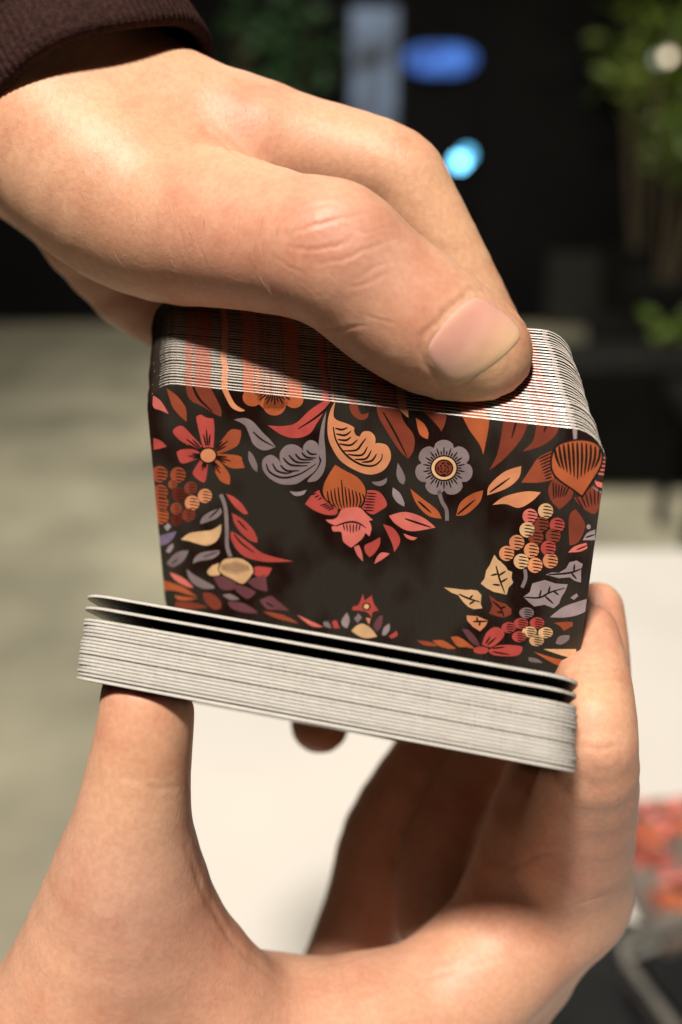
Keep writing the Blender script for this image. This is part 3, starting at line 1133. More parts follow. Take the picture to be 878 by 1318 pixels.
def surface(fn, lo, hi, vox=1.5, sub=2):
    import openvdb as vdb
    lo, hi = np.array(lo, float), np.array(hi, float)
    n = np.ceil((hi - lo) / vox).astype(int)
    ax = [lo[i] + vox * np.arange(n[i]) for i in range(3)]
    G = np.stack(np.meshgrid(*ax, indexing='ij'), -1).reshape(-1, 3).astype(np.float32)
    D = chunked(fn, G).reshape(n)
    D[0], D[-1], D[:, 0], D[:, -1], D[:, :, 0], D[:, :, -1] = 1, 1, 1, 1, 1, 1
    g = vdb.FloatGrid(background=5.0)
    g.copyFromArray(np.clip(D, -5, 5).astype(np.float64) if False else np.clip(D, -5, 5).astype(np.float32))
    pts, quads = g.convertToQuads(0.0)
    pts = np.asarray(pts, float) * vox + lo
    quads = np.asarray(quads)[:, ::-1]
    edge = (pts < lo + 3 * vox).any(1) | (pts > hi - 4 * vox).any(1)
    P = pts.astype(np.float32)
    for _ in range(2):
        d = chunked(fn, P)
        P = np.where(edge[:, None], P, P - grad(fn, P, 0.12, d) * np.clip(d, -0.8, 0.8)[:, None] * 0.9).astype(np.float32)
    # relax the joints between the limb segments (Taubin: no shrinking)
    e0 = np.concatenate([quads[:, [0, 1]], quads[:, [1, 2]], quads[:, [2, 3]], quads[:, [3, 0]]])
    e0 = np.concatenate([e0, e0[:, ::-1]])
    cnt = np.bincount(e0[:, 0], minlength=len(P))[:, None].astype(np.float32)
    P = P.astype(float)
    for it in range(9):
        for lam in (0.62, -0.645):
            avg = np.stack([np.bincount(e0[:, 0], weights=P[e0[:, 1], c], minlength=len(P)) for c in range(3)], 1) / cnt
            P = P + lam * (avg - P)
    me = bpy.data.meshes.new('tmp')
    me.from_pydata(P.tolist(), [], quads.tolist())
    o = bpy.data.objects.new('tmp', me)
    S.collection.objects.link(o)
    md = o.modifiers.new('s', 'SUBSURF')
    md.levels = md.render_levels = sub
    dg = bpy.context.evaluated_depsgraph_get()
    ev = o.evaluated_get(dg)
    m2 = bpy.data.meshes.new_from_object(ev)
    bpy.data.objects.remove(o)
    V = np.empty(len(m2.vertices) * 3, np.float32)
    m2.vertices.foreach_get('co', V)
    V = V.reshape(-1, 3)
    gr = grad(fn, V, 0.4)
    return m2, V, gr


def trace(fn, px, py, z0=120.0):
    """points where sight lines meet the surface"""
    r = np.stack([(np.asarray(px, float) - CX) / F, (np.asarray(py, float) - CY) / F, np.ones(len(px))], 1)
    r /= np.linalg.norm(r, axis=1, keepdims=True)
    s = np.full(len(px), z0)
    for _ in range(90):
        d = fn((r * s[:, None]).astype(np.float32))
        s = s + np.clip(d, -2, 4) * 0.8
    return r * s[:, None]


def carve(V, N, fn, lines, default_depth=0.16):
    """skin creases: press vertices in along poly-lines drawn on the surface (width mm, depth mm)"""
    disp = np.zeros(len(V))
    for pts, width, depth in lines:
        width *= 0.72
        P = np.array(pts, float)
        n = max(6, int(np.hypot(*(P[1:] - P[:-1]).T).sum() / 4))
        tt = np.linspace(0, len(P) - 1, n)
        i0 = np.minimum(tt.astype(int), len(P) - 2)
        f = (tt - i0)[:, None]
        Q = P[i0] * (1 - f) + P[i0 + 1] * f
        Q += rng.normal(0, 0.5, Q.shape)
        C = trace(fn, Q[:, 0], Q[:, 1])
        lo, hi = C.min(0) - 4 * width - 0.6, C.max(0) + 4 * width + 0.6
        m = np.where(((V > lo) & (V < hi)).all(1))[0]
        if len(m) == 0: continue
        Vm = V[m]
        C = np.array([Vm[np.argmin(((Vm - c) ** 2).sum(1))] for c in C], float)
        best = np.full(len(m), 1e9)
        tb = np.zeros(len(m))
        for j in range(len(C) - 1):
            a, b = C[j], C[j + 1]
            ba = b - a
            h = np.clip(((V[m] - a) @ ba) / (ba @ ba + 1e-9), 0, 1)
            dd = np.linalg.norm(V[m] - a - h[:, None] * ba, axis=1)
            w = dd < best
            best[w] = dd[w]
            tb[w] = (j + h[w]) / (len(C) - 1)
        prof = np.exp(-(best / width) ** 2) - 0.35 * np.exp(-((best - 1.9 * width) / (1.1 * width)) ** 2)
        fade = np.sin(np.pi * np.clip(0.06 + tb * 0.88, 0, 1)) ** 0.6
        disp[m] -= depth * 0.55 * prof * fade
    return V + N * disp[:, None]


def blob(V, px, py, z, r):
    return np.exp(-((V - PT(px, py, z)) ** 2).sum(1) / (r * r))


def hand_object(name, me, V, N, skin, label, origin):
    Wv = W(V)
    o = bpy.data.objects.new(name, me)
    link(o)
    oc = W(origin)
    o.location = oc
    me.name = name
    me.vertices.foreach_set('co', (Wv - oc).astype(np.float32).ravel())
    me.polygons.foreach_set('use_smooth', np.ones(len(me.polygons), bool))
    a = me.attributes.new('skin', 'FLOAT_COLOR', 'POINT')
    a.data.foreach_set('color', np.concatenate([skin, np.ones((len(skin), 1))], 1).astype(np.float32).ravel())
    me.materials.clear()
    me.materials.append(M_skin)
    me.update()
    # outward normals
    bm = bmesh.new()
    bm.from_mesh(me)
    bmesh.ops.recalc_face_normals(bm, faces=bm.faces)
    bm.to_mesh(me)
    bm.free()
    tag(o, label, 'hand')
    return o


SKIN = np.array([0.575, 0.327, 0.215])
RED = np.array([0.53, 0.205, 0.145])
YEL = np.array([0.68, 0.44, 0.245])
BLU = np.array([0.46, 0.29, 0.24])


def mix(c, t, w):
    return c + (t - c) * w[:, None]


# ---- right hand
me, V, N = surface(right_hand_d, (-85, -112, 140), (55, 75, 292))
creases = [([(378, 300), (400, 292), (430, 283), (470, 275)], 0.55, 0.26), ([(395, 268), (420, 262), (452, 262)], 0.45, 0.16), ([(372, 318), (396, 322), (425, 318), (448, 312)], 0.5, 0.2),
           ([(405, 340), (440, 335), (480, 318), (510, 308)], 0.5, 0.18), ([(455, 362), (480, 345), (505, 335)], 0.4, 0.14), ([(440, 372), (470, 366), (498, 352)], 0.4, 0.12),
           ([(362, 290), (380, 275), (400, 262)], 0.4, 0.12), ([(470, 405), (490, 412), (510, 418)], 0.4, 0.12), ([(400, 422), (440, 424), (470, 418)], 0.45, 0.16),
           ([(440, 290), (470, 300), (500, 292)], 0.4, 0.12), ([(355, 330), (372, 345), (392, 352)], 0.4, 0.1),
           # nail fold
           ([(541, 448), (545, 432), (575, 402), (608, 372), (624, 376)], 0.9, 0.30), ([(541, 446), (548, 470), (562, 492), (580, 503)], 0.8, 0.34), ([(622, 374), (655, 398), (684, 428)], 0.7, 0.25),
           # web folds
           ([(262, 165), (300, 195), (345, 222), (400, 240)], 1.0, 0.4), 
           ([(250, 300), (262, 330), (266, 360)], 0.6, 0.1), ([(230, 290), (240, 325), (244, 352)], 0.6, 0.1), ([(470, 175), (490, 195), (500, 220)], 0.8, 0.12)]
V = carve(V, N, right_hand_d, creases)
sk = np.tile(SKIN, (len(V), 1))
sk = mix(sk, RED, 0.55 * blob(V, 240, 360, 172, 22))
sk = mix(sk, RED, 0.45 * blob(V, 425, 290, 160, 11))
sk = mix(sk, BLU, 0.30 * blob(V, 500, 300, 165, 12))
sk = mix(sk, RED, 0.40 * blob(V, 560, 400, 165, 9))
sk = mix(sk, YEL, 0.55 * blob(V, 620, 500, 175, 11))
sk = mix(sk, YEL, 0.30 * blob(V, 600, 300, 205, 22))
sk = mix(sk, RED, 0.45 * blob(V, 300, 170, 200, 14))
sk = mix(sk, YEL, 0.22 * blob(V, 200, 150, 195, 25))
rh = hand_object('hand', me, V, N, sk, 'upper hand in a dark sleeve, pressing its thumb on the edges of the upper packet', PT(60, 100, 215))

# thumbnail, laid on the thumb
nu, nv = 26, 26
c00, c10, c11, c01 = np.array((538, 447)), np.array((608, 366)), np.array((691, 430)), np.array((580, 512))
pu = []
for j in range(nv):
    for i in range(nu):
        u, v = i / (nu - 1), j / (nv - 1)
        a_, b_ = 2 * u - 1, 2 * v - 1
        su = a_ * math.sqrt(1 - 0.24 * b_ * b_)
        sv = b_ * math.sqrt(1 - 0.40 * a_ * a_)
        uu, vv = (su + 1) / 2, (sv + 1) / 2
        p = (c00 * (1 - uu) + c10 * uu) * (1 - vv) + (c01 * (1 - uu) + c11 * uu) * vv
        pu.append((p[0], p[1], su, sv))
pu = np.array(pu)
# after warping the outline is a rounded rectangle; rescale so that it fills the nail
pts = trace(right_hand_d, pu[:, 0], pu[:, 1])
ng = grad(right_hand_d, pts.astype(np.float32), 0.4)
near_v = V[(np.abs(V - pts.mean(0)) < 16).all(1)]
shift = np.array([((near_v[np.argmin(((near_v - p_) ** 2).sum(1))] - p_) @ n_) for p_, n_ in zip(pts, ng)])
sh2 = shift.reshape(nv, nu)
for _ in range(4):
    pad = np.pad(sh2, 1, mode='edge')
    sh2 = (pad[:-2, 1:-1] + pad[2:, 1:-1] + pad[1:-1, :-2] + pad[1:-1, 2:] + pad[1:-1, 1:-1]) / 5
pts = pts + ng * sh2.ravel()[:, None]
edge_f = np.maximum(np.abs(np.linspace(-1, 1, nu))[None, :], 0 * np.ones((nv, 1))).ravel()
vv = np.repeat(np.linspace(-1, 1, nv), nu)
lift = 0.20 - 0.45 * np.clip((edge_f - 0.80) / 0.20, 0, 1) ** 2 - 0.45 * np.clip((-vv - 0.74) / 0.26, 0, 1) ** 2 - 0.24 * np.clip((vv - 0.75) / 0.25, 0, 1) ** 2
top = pts + ng * lift[:, None]
bot = pts - ng * 0.45
vw = np.concatenate([W(top), W(bot)]) - W(PT(60, 100, 215))
fc = []
NN = nu * nv
for j in range(nv - 1):
    for i in range(nu - 1):
        a_ = j * nu + i
        fc.append((a_, a_ + 1, a_ + nu + 1, a_ + nu))
        fc.append((NN + a_ + nu, NN + a_ + nu + 1, NN + a_ + 1, NN + a_))
rim = [i for i in range(nu)] + [j * nu + nu - 1 for j in range(1, nv)] + [(nv - 1) * nu + i for i in range(nu - 2, -1, -1)] + [j * nu for j in range(nv - 2, 0, -1)]
for k in range(len(rim)):
    a_, b_ = rim[k], rim[(k + 1) % len(rim)]
    fc.append((b_, a_, NN + a_, NN + b_))
nme = mesh_np('thumb_nail', vw, fc, (M_nail,))
bm = bmesh.new(); bm.from_mesh(nme); bmesh.ops.recalc_face_normals(bm, faces=bm.faces); bm.to_mesh(nme); bm.free()
nc = np.tile(np.array([0.68, 0.39, 0.30]), (2 * NN, 1))
v2 = np.concatenate([vv, vv])
nc = nc + (np.array([0.69, 0.46, 0.28]) - nc) * np.clip((v2 - 0.0) / 0.9, 0, 1)[:, None]
pk = np.exp(-((v2 + 0.45) / 0.35) ** 2) * 0.5
nc = nc + (np.array([0.60, 0.29, 0.245]) - nc) * pk[:, None]
nc = nc + (np.array([0.74, 0.58, 0.40]) - nc) * np.clip((v2 - 0.90) / 0.08, 0, 1)[:, None]
a = nme.attributes.new('skin', 'FLOAT_COLOR', 'POINT')
a.data.foreach_set('color', np.concatenate([nc, np.ones((2 * NN, 1))], 1).astype(np.float32).ravel())
link(bpy.data.objects.new('thumb_nail', nme), rh)

# short fine hairs on the back of the thumb joint and the thenar side
M_hair = noisy('pale_hair', (0.62, 0.44, 0.30, 1), (0.72, 0.54, 0.38, 1), 50, 0.3)
hv, hf = [], []
hp = [(rng.normal(355, 30), rng.normal(300, 26)) for _ in range(34)] + [(rng.normal(250, 45), rng.normal(275, 40)) for _ in range(26)]
hp = np.array(hp)
roots = trace(right_hand_d, hp[:, 0], hp[:, 1])
hn = grad(right_hand_d, roots.astype(np.float32), 0.4)
for q_, n_ in zip(roots, hn):
    t_ = np.array([0.35 + rng.normal(0, .3), 0.9 + rng.normal(0, .2), 0.0])
    t_ -= n_ * (t_ @ n_)
    t_ /= np.linalg.norm(t_)
    b_ = np.cross(t_, n_)
    L_ = rng.uniform(2.0, 4.2)
    i0 = len(hv)
    for f_, h_ in ((0, -0.1), (0.35, 0.28), (0.7, 0.36), (1.0, 0.22)):
        c_ = q_ + t_ * L_ * f_ + n_ * h_ + b_ * 0.25 * f_ * f_
        w_ = 0.030 * (1 - 0.8 * f_)
        for a_ in (0, 2.1, 4.2):
            hv.append(c_ + (b_ * math.cos(a_) + n_ * math.sin(a_)) * w_)
    for s_ in range(3):
        for k_ in range(3):
            a_, c_ = i0 + s_ * 3 + k_, i0 + s_ * 3 + (k_ + 1) % 3
            hf.append((a_, c_, c_ + 3, a_ + 3))
ho = link(bpy.data.objects.new('fine_hair', mesh_np('fine_hair', W(np.array(hv)) - W(PT(60, 100, 215)), hf, (M_hair,))), rh)
ho['kind'] = 'stuff'

# sleeve with a rolled hem, round the wrist of the upper hand
k = NT('dark_knit_fabric')
tc = k.n('ShaderNodeTexCoord')
wv = k.n('ShaderNodeTexWave', Scale=190.0, Distortion=1.2)
wv.inputs['Detail'].default_value = 2.0
k.l(tc.outputs['UV'], wv.inputs['Vector'])
nz = k.n('ShaderNodeTexNoise', Scale=900.0, Detail=4.0)
k.l(tc.outputs['Object'], nz.inputs['Vector'])
k.l(k.ramp(nz.outputs[0], [(0.3, srgb(34, 19, 18)), (0.7, srgb(54, 35, 32))]), k.p.inputs['Base Color'])
k.p.inputs['Roughness'].default_value = 0.95
k.p.inputs['Specular IOR Level'].default_value = 0.12
k.p.inputs['Sheen Roughness'].default_value = 0.5
b1 = k.bump(nz.outputs[0], 0.5, 0.0006)
k.l(b1, k.p.inputs['Normal'])
M_sleeve = k.m
sl_axis = np.array([-0.49, -0.87, 0.10]); sl_axis /= np.linalg.norm(sl_axis)     # from the hand up the forearm
sl_c = PT(126, 150, 217)
sx = np.cross(sl_axis, np.array([0.0, 0.0, 1.0])); sx /= np.linalg.norm(sx)
sy = np.cross(sl_axis, sx)
prof = [(1.5, 24.4), (0.2, 25.0), (-0.4, 26.2), (0.3, 27.3), (1.6, 27.7), (6, 27.6), (10.5, 27.3), (11.5, 27.0), (12.4, 27.6), (14, 28.2), (22, 29.2), (40, 30.5), (58, 32)]
NA = 720
sv_, sf_ = [], []
for pi, (h, r) in enumerate(prof):
    r *= 1.057
    for i in range(NA):
        a = 2 * math.pi * i / NA
        rr2 = r * (1 + 0.012 * math.sin(5 * a + h * 0.12) + 0.009 * abs(math.sin(60 * a)) + (0.0 if h < 11 else 0.010 * math.sin(9 * a + h * 0.2)))
        hh = h + 0.8 * math.sin(2 * a + 1.0) + 0.4 * math.sin(5 * a)
        sv_.append(sl_c + sl_axis * hh + (sx * math.cos(a) + sy * math.sin(a)) * rr2)
for pi in range(len(prof) - 1):
    for i in range(NA):
        j = (i + 1) % NA
        sf_.append((pi * NA + i, pi * NA + j, (pi + 1) * NA + j, (pi + 1) * NA + i))
sv_ = W(np.array(sv_)) - W(PT(60, 100, 215))
sme = mesh_np('sleeve', sv_, sf_, (M_sleeve,))
sob = link(bpy.data.objects.new('sleeve', sme), rh)
sob['label'] = 'dark brown knitted sleeve end with a ribbed hem'

# ---- left hand
me, V, N = surface(left_hand_d, (-95, 8, 140), (82, 150, 312))
creases = [([(700, 1170), (740, 1165), (790, 1150)], 0.8, 0.12), ([(715, 1195), (722, 1215), (735, 1225)], 0.6, 0.2), ([(690, 1200), (705, 1222), (712, 1240)], 0.6, 0.18),
           ([(640, 1130), (690, 1100), (730, 1095)], 0.9, 0.13), ([(745, 960), (770, 965), (800, 958)], 0.8, 0.2), ([(745, 870), (770, 872), (800, 862)], 0.7, 0.15),
           ([(240, 1090), (262, 1150), (300, 1215), (360, 1265)], 1.2, 0.3), ([(180, 1010), (205, 1016), (235, 1012)], 0.8, 0.15), ([(150, 1000), (175, 1004), (205, 1000)], 0.8, 0.12),
           ([(385, 1250), (450, 1235), (530, 1210), (620, 1200)], 1.0, 0.2), ([(420, 1290), (520, 1265), (640, 1235)], 0.9, 0.15)]
V = carve(V, N, left_hand_d, creases)
sk = np.tile(SKIN * np.array([0.97, 0.95, 0.97]), (len(V), 1))
sk = mix(sk, RED, 0.40 * blob(V, 160, 905, 175, 10))
sk = mix(sk, RED, 0.35 * blob(V, 790, 1130, 195, 16))
sk = mix(sk, RED, 0.25 * blob(V, 300, 1210, 190, 18))
sk = mix(sk, BLU, 0.35 * blob(V, 170, 1140, 178, 16))
sk = mix(sk, YEL, 0.30 * blob(V, 190, 990, 174, 14))
sk = mix(sk, RED, 0.35 * blob(V, 775, 770, 204, 9))
sk = mix(sk, YEL, 0.35 * blob(V, 780, 860, 182, 9))
lh = hand_object('hand', me, V, N, sk, 'lower hand with a bare thumb and curled fingers, holding the lower packet from beneath', PT(250, 1400, 215))

# ------------------------------------------------------------------ things lying on the table, lower right
def flat_box(name, px, py, size, rotz, mat, label, cat, bevel=0.002):
    p = on_plane_z(px, py, TZ)
    bm = bmesh.new()
    box_bm(bm, (-size[0] / 2, -size[1] / 2, 0), (size[0] / 2, size[1] / 2, size[2]), bevel)
    o = bm_obj(name, bm, mat, loc=(p[0], p[1], TZ + 0.0005))
    o.rotation_euler.z = rotz
    return tag(o, label, cat)


M_boxgrey = noisy('grey_printed_board', srgb(88, 78, 72), srgb(118, 106, 98), 40, 0.5)
tuck = flat_box('card_box', 893, 1140, (0.115, 0.15, 0.024), 0.12, M_boxgrey, 'grey card box printed with orange flowers, lying on the white table at lower right', 'card box')
bm = bmesh.new()
lay = bm.verts.layers.float_color.new('ink')
rb = random.Random(4)
for q in range(56):
    cx_, cy_ = rb.uniform(-0.05, 0.05), rb.uniform(-0.066, 0.066)
    r_ = rb.uniform(0.009, 0.016)
    col = INK[rb.choice(['O', 'U', 'R', 'B', 'U', 'O', 'K', 'X', 'X', 'B', 'D'])]
    npet = rb.choice([5, 6, 2, 2])
    for pe in range(npet):
        a = 2 * math.pi * pe / npet + rb.random()
        vs = []
        for t in range(10):
            b = 2 * math.pi * t / 10
            u, v = r_ * 0.55 + r_ * 0.5 * math.cos(b), r_ * 0.26 * math.sin(b)
            x, y = cx_ + u * math.cos(a) - v * math.sin(a), cy_ + u * math.sin(a) + v * math.cos(a)
            x, y = max(-0.055, min(0.055, x)), max(-0.073, min(0.073, y))
            vv_ = bm.verts.new((x, y, 0.02415 + 0.00002 * q))
            vv_[lay] = col
            vs.append(vv_)
        bm.faces.new(vs)
o = bm_obj('printed_flowers', bm, M_ink, tuck)

M_blackcase = noisy('black_case_plastic', (0.004, 0.004, 0.005, 1), (0.008, 0.008, 0.009, 1), 30, 0.55, spec=0.2)
flat_box('black_case', 748, 1292, (0.155, 0.15, 0.012), -0.3, M_blackcase, 'flat black case lying on the white table beside the clear tray', 'case', 0.004)

# clear plastic tray: rounded walls and a rolled rim
k = NT('clear_grey_plastic')
k.p.inputs['Base Color'].default_value = (0.62, 0.61, 0.57, 1)
k.p.inputs['Roughness'].default_value = 0.25
k.p.inputs['Transmission Weight'].default_value = 0.45
k.p.inputs['IOR'].default_value = 1.45
nz = k.n('ShaderNodeTexNoise', Scale=60.0)
k.l(k.bump(nz.outputs[0], 0.2, 0.001), k.p.inputs['Normal'])
M_clear = k.m
tp = on_plane_z(925, 1300, TZ)
tray = bpy.data.objects.new('plastic_tray', None)
link(tray)
tray.location = (tp[0], tp[1], TZ + 0.0005)
tray.rotation_euler.z = 0.35
tag(tray, 'clear grey plastic tray with rounded rim at the lower right corner of the table', 'tray')


def rr_ring(w, h, r, z):
    return [(x, y, z) for x, y in rr_outline(w, h, r, 8, 2, 2)]


def loft(rings, cap_first=True):
    verts = [p for r in rings for p in r]
    n = len(rings[0])
    fs = []
    for k_ in range(len(rings) - 1):
        for i in range(n):
            j = (i + 1) % n
            fs.append((k_ * n + i, k_ * n + j, (k_ + 1) * n + j, (k_ + 1) * n + i))
    if cap_first: fs.append(tuple(range(n)))
    return verts, fs


w_, h_ = 0.115, 0.10
v_, f_ = loft([rr_ring(w_ - .012, h_ - .012, .014, 0), rr_ring(w_ - .004, h_ - .004, .018, .004), rr_ring(w_, h_, .02, .030)])
link(bpy.data.objects.new('tray_wall', mesh_np('tray_wall', v_, f_, (M_clear,))), tray)
v_, f_ = loft([rr_ring(w_ + .004, h_ + .004, .022, .0303), rr_ring(w_ + .008, h_ + .008, .024, .033), rr_ring(w_ + .002, h_ + .002, .021, .035), rr_ring(w_ - .008, h_ - .008, .016, .034), rr_ring(w_ - .010, h_ - .010, .015, .0305)], False)
M_rim = noisy('frosted_plastic_rim', srgb(80, 80, 77), srgb(112, 110, 104), 30, 0.3)
link(bpy.data.objects.new('rim', mesh_np('rim', v_, f_, (M_rim,))), tray)
bm = bmesh.new()
box_bm(bm, (-0.042, -0.034, 0.003), (0.042, 0.034, 0.022), 0.003)
o = bm_obj('black_box', bm, M_blackcase, loc=(tp[0], tp[1], TZ + 0.003))
o.rotation_euler.z = 0.35
tag(o, 'small black box sitting inside the clear plastic tray', 'box')

# ------------------------------------------------------------------ far background: lights, plants, planters
def lamp_globe(name, px, py, yw, r, mat, label, cat, group=None):
    p = at_depth_y(px, py, yw)
    root = bpy.data.objects.new(name, None)
    link(root)
    root.location = p
    tag(root, label, cat, group)
    bm = bmesh.new()
    bmesh.ops.create_uvsphere(bm, u_segments=20, v_segments=12, radius=r)
    bm_obj('bulb', bm, mat, root, smooth=True)
    bm = bmesh.new()
    bmesh.ops.create_cone(bm, segments=14, radius1=r * 0.45, radius2=r * 0.3, depth=r * 1.2, cap_ends=True, matrix=Matrix.Translation((0, 0, r * 1.4)))
    bm_obj('socket', bm, M_blackcase, root)
    bm = bmesh.new()
    bmesh.ops.create_cone(bm, segments=8, radius1=0.003, radius2=0.003, depth=1.2, cap_ends=True, matrix=Matrix.Translation((0, 0, r * 2 + 0.6)))
    bm_obj('cable', bm, M_blackcase, root)
    return root


M_cyan = emit('cyan_bulb', (0.16, 0.55, 0.85, 1), 9)
M_cyan2 = emit('dim_cyan_bulb', (0.10, 0.42, 0.68, 1), 4)
M_warm = emit('warm_bulb', (1.0, 0.78, 0.58, 1), 1.6)
M_warm2 = emit('dim_warm_bulb', (0.75, 0.8, 0.62, 1), 0.7)
lamp_globe('hanging_lamp', 592, 208, 4.6, 0.030, M_cyan, 'bright pale cyan lamp glowing just right of the upper hand knuckle', 'lamp', 'hanging lamps')
lamp_globe('hanging_lamp', 600, 199, 4.9, 0.032, M_cyan2, 'dimmer cyan lamp just behind the bright cyan one', 'lamp', 'hanging lamps')
wl = lamp_globe('hanging_lamp', 860, 73, 4.5, 0.022, M_warm, 'warm white lamp among the leaves at upper right', 'lamp', 'hanging lamps')
lamp_globe('hanging_lamp', 848, 76, 4.8, 0.025, M_warm2, 'dim greenish lamp just left of the warm white one', 'lamp', 'hanging lamps')


pl = bpy.data.lights.new('globe_light', 'POINT')
pl.energy = 6.0
pl.color = (1.0, 0.86, 0.6)
pl.shadow_soft_size = 0.05
po = link(bpy.data.objects.new('globe_light', pl), wl)
po.location = (0, -0.06, 0)


def wall_panel(name, px0, py0, px1, py1, mats, label, cat, part):
    a = at_depth_y(px0, py1, WALLY - 0.06)
    b = at_depth_y(px1, py0, WALLY - 0.06)
    root = bpy.data.objects.new(name, None)
    link(root)
    root.location = ((a[0] + b[0]) / 2, WALLY - 0.04, a[2])
    tag(root, label, cat)
    child_box(part, (a[0], WALLY - 0.06, a[2]), (b[0], WALLY - 0.035, b[2]), mats[0], root, 0.004)
    child_box('frame', (a[0] - 0.02, WALLY - 0.034, a[2] - 0.02), (b[0] + 0.02, WALLY - 0.003, b[2] + 0.02), mats[1], root, 0.004)
    return root


kp = NT('frosted_lit_pane')
tcp = kp.n('ShaderNodeTexCoord')
nzp = kp.n('ShaderNodeTexNoise', Scale=4.5, Detail=2.0)
kp.l(tcp.outputs['Object'], nzp.inputs['Vector'])
kp.l(kp.ramp(nzp.outputs[0], [(0.36, (0.012, 0.016, 0.018, 1)), (0.62, (0.17, 0.225, 0.31, 1))]), kp.p.inputs['Emission Color'])
kp.p.inputs['Emission Strength'].default_value = 1.0
kp.p.inputs['Base Color'].default_value = (0.02, 0.02, 0.02, 1)
M_pane = kp.m
M_frame = noisy('black_metal', (0.006, 0.006, 0.007, 1), (0.012, 0.012, 0.012, 1), 10, 0.5)
ks = NT('uneven_blue_glow')
tcs = ks.n('ShaderNodeTexCoord')
nzs = ks.n('ShaderNodeTexNoise', Scale=14.0, Detail=2.0)
ks.l(tcs.outputs['Object'], nzs.inputs['Vector'])
ks.l(ks.ramp(nzs.outputs[0], [(0.34, (0.012, 0.05, 0.25, 1)), (0.66, (0.07, 0.25, 0.85, 1))]), ks.p.inputs['Emission Color'])
ks.p.inputs['Emission Strength'].default_value = 1.0
ks.p.inputs['Base Color'].default_value = (0.02, 0.02, 0.02, 1)
M_sign = ks.m
sc_ = at_depth_y(567, 77, WALLY - 0.06)
sign = bpy.data.objects.new('lit_sign', None)
link(sign)
sign.location = sc_
tag(sign, 'blue lit oval sign glowing on the dark wall above the upper hand', 'sign')
for nm_, rx_, rz_, y0_, y1_, mt_ in (('sign_face', 0.168, 0.066, -0.02, 0.0, M_sign), ('frame', 0.176, 0.074, 0.002, 0.055, M_frame)):
    bm = bmesh.new()
    f0 = [bm.verts.new((rx_ * math.copysign(abs(math.cos(t)) ** 0.7, math.cos(t)), y0_, rz_ * math.copysign(abs(math.sin(t)) ** 0.8, math.sin(t)))) for t in [2 * math.pi * q / 40 for q in range(40)]]
    f1 = [bm.verts.new((v.co.x, y1_, v.co.z)) for v in f0]
    bm.faces.new(f0)
    bm.faces.new(f1[::-1])
    for q in range(40):
        bm.faces.new((f0[q], f1[q], f1[(q + 1) % 40], f0[(q + 1) % 40]))
    bm_obj(nm_, bm, mt_, sign)
wall_panel('window', 452, 10, 512, 168, (M_pane, M_frame), 'tall narrow window glowing pale blue, left of the blue sign', 'window', 'pane')
wall_panel('wall_panel', 700, 330, 828, 470, (noisy('olive_door_paint', (0.010, 0.010, 0.007, 1), (0.018, 0.017, 0.012, 1), 6, 0.7), M_frame), 'dark olive panel low on the black wall, right of the thumb', 'panel', 'door_panel')

M_leaf = noisy('leaf_green', (0.05, 0.10, 0.015, 1), (0.12, 0.17, 0.02, 1), 8, 0.5)
M_leafd = noisy('dark_leaf_green', (0.03, 0.08, 0.03, 1), (0.05, 0.12, 0.04, 1), 8, 0.5)
M_pot = noisy('black_pot', (0.004, 0.004, 0.004, 1), (0.008, 0.008, 0.007, 1), 10, 0.75, spec=0.12)
M_stem = noisy('brown_stem', (0.05, 0.035, 0.02, 1), (0.08, 0.06, 0.03, 1), 20, 0.8)


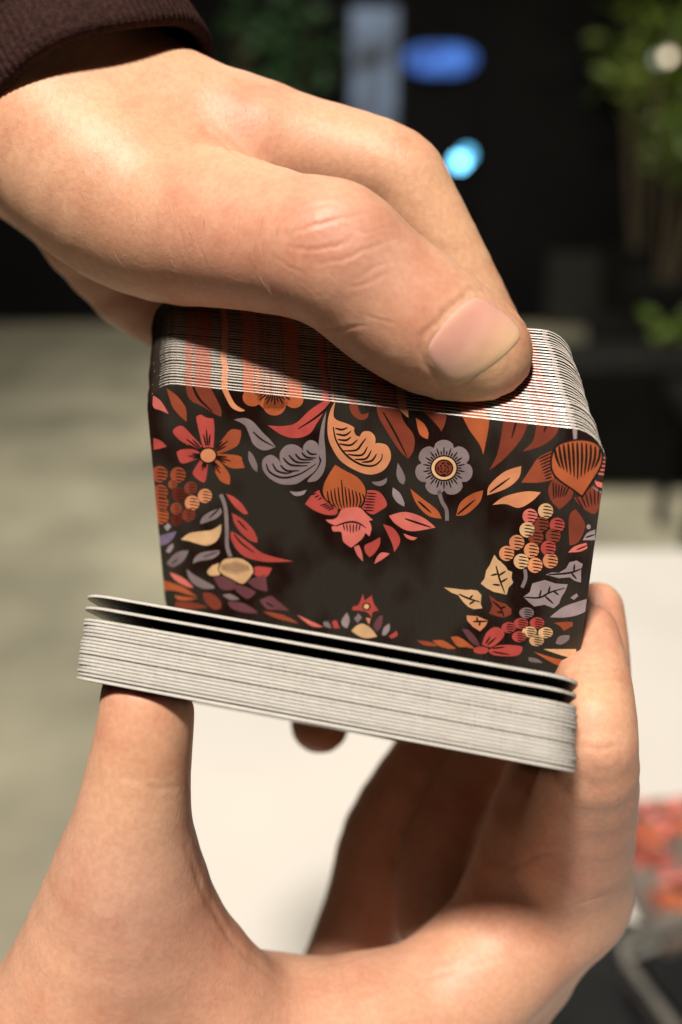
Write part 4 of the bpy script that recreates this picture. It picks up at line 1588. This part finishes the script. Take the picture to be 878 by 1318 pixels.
def plant(px, py, yw, rad, n, mat, label, pot_h, seed, group='plants along the dark wall'):
    r = random.Random(seed)
    p = at_depth_y(px, py, yw)
    root = bpy.data.objects.new('potted_plant', None)
    link(root)
    root.location = (p[0], p[1], 0)
    tag(root, label, 'plant', group)
    bm = bmesh.new()
    stems = bmesh.new()
    for i in range(n):
        d = Vector((r.gauss(0, 1), r.gauss(0, 1), r.gauss(0, 1))).normalized() * rad * r.random() ** 0.4
        c = Vector((0, 0, p[2])) + Vector((d.x, d.y * 0.7, d.z * 1.15))
        L, w = r.uniform(0.06, 0.12), r.uniform(0.018, 0.03)
        u = Vector((r.gauss(0, 1), r.gauss(0, 1), r.gauss(0, 0.5))).normalized()
        v = u.cross(Vector((r.gauss(0, 1), r.gauss(0, 1), r.gauss(0, 1)))).normalized()
        nn_ = u.cross(v) * w * 0.4
        q = [c, c + u * L * .35 + v * w + nn_, c + u * L * .75 + v * w * .6 + nn_, c + u * L, c + u * L * .75 - v * w * .6 + nn_, c + u * L * .35 - v * w + nn_]
        vs = [bm.verts.new(x) for x in q]
        m = bm.verts.new(c + u * L * 0.5)
        for k_ in range(6):
            bm.faces.new((vs[k_], vs[(k_ + 1) % 6], m))
    bm_obj('foliage', bm, mat, root)
    for i in range(7):
        a = r.uniform(0, 6.28)
        top = Vector((math.cos(a) * rad * .6, math.sin(a) * rad * .4, p[2] + r.uniform(-.3, .5) * rad))
        basep = Vector((math.cos(a) * .03, math.sin(a) * .03, pot_h - 0.02))
        dv = top - basep
        mt = Matrix.Translation((top + basep) / 2) @ dv.to_track_quat('Z', 'Y').to_matrix().to_4x4()
        bmesh.ops.create_cone(stems, segments=7, radius1=0.010, radius2=0.005, depth=dv.length, cap_ends=True, matrix=mt)
    bm_obj('stem', stems, M_stem, root)
    bm = bmesh.new()
    bmesh.ops.create_cone(bm, segments=24, radius1=0.13, radius2=0.18, depth=pot_h, cap_ends=True, matrix=Matrix.Translation((0, 0, pot_h / 2)))
    bm_obj('pot', bm, M_pot, root)
    return root


plant(855, 60, 4.9, 0.30, 260, M_leaf, 'tall bright green plant around the warm lamp at upper right', 0.45, 3)
plant(885, 180, 4.2, 0.16, 120, M_leaf, 'yellow green plant at the right edge, below the warm lamp', 0.45, 5)
plant(800, 500, 4.1, 0.26, 240, M_leafd, 'low dark green plant right of the upper packet corner', 0.30, 8)
plant(885, 480, 3.6, 0.22, 200, M_leaf, 'low bright green plant at the right edge, mid height', 0.30, 11)
plant(350, 70, 4.9, 0.30, 160, M_leafd, 'dim plant above the upper hand, left of the pale window', 0.40, 14)

# black planter trough and a black stool on the floor at right
pf = on_plane_z(800, 632, 0.0)
planter = bpy.data.objects.new('planter', None)
link(planter)
planter.location = (pf[0] + 0.15, pf[1] + 0.16, 0)
tag(planter, 'long black planter trough on the floor behind the table, right of the cards', 'planter')
child_box('trough', (pf[0] - 0.28, pf[1], 0.03), (pf[0] + 0.75, pf[1] + 0.32, 0.42), M_pot, planter, 0.01)
child_box('foot', (pf[0] - 0.22, pf[1] + 0.05, 0), (pf[0] - 0.12, pf[1] + 0.27, 0.029), M_frame, planter)
child_box('foot', (pf[0] + 0.58, pf[1] + 0.05, 0), (pf[0] + 0.68, pf[1] + 0.27, 0.029), M_frame, planter)
ps = on_plane_z(880, 700, 0.0)
stool = bpy.data.objects.new('stool', None)
link(stool)
stool.location = (ps[0] + 0.1, ps[1], 0)
tag(stool, 'black stool at the right edge, just beyond the far side of the white table', 'stool')
child_box('seat', (ps[0] - 0.07, ps[1] - 0.16, 0.40), (ps[0] + 0.27, ps[1] + 0.16, 0.46), M_pot, stool, 0.012)
for dx in (-0.05, 0.22):
    for dy in (-0.13, 0.13):
        child_box('leg', (ps[0] + dx, ps[1] + dy - 0.015, 0), (ps[0] + dx + 0.03, ps[1] + dy + 0.015, 0.399), M_pot, stool, 0.003)
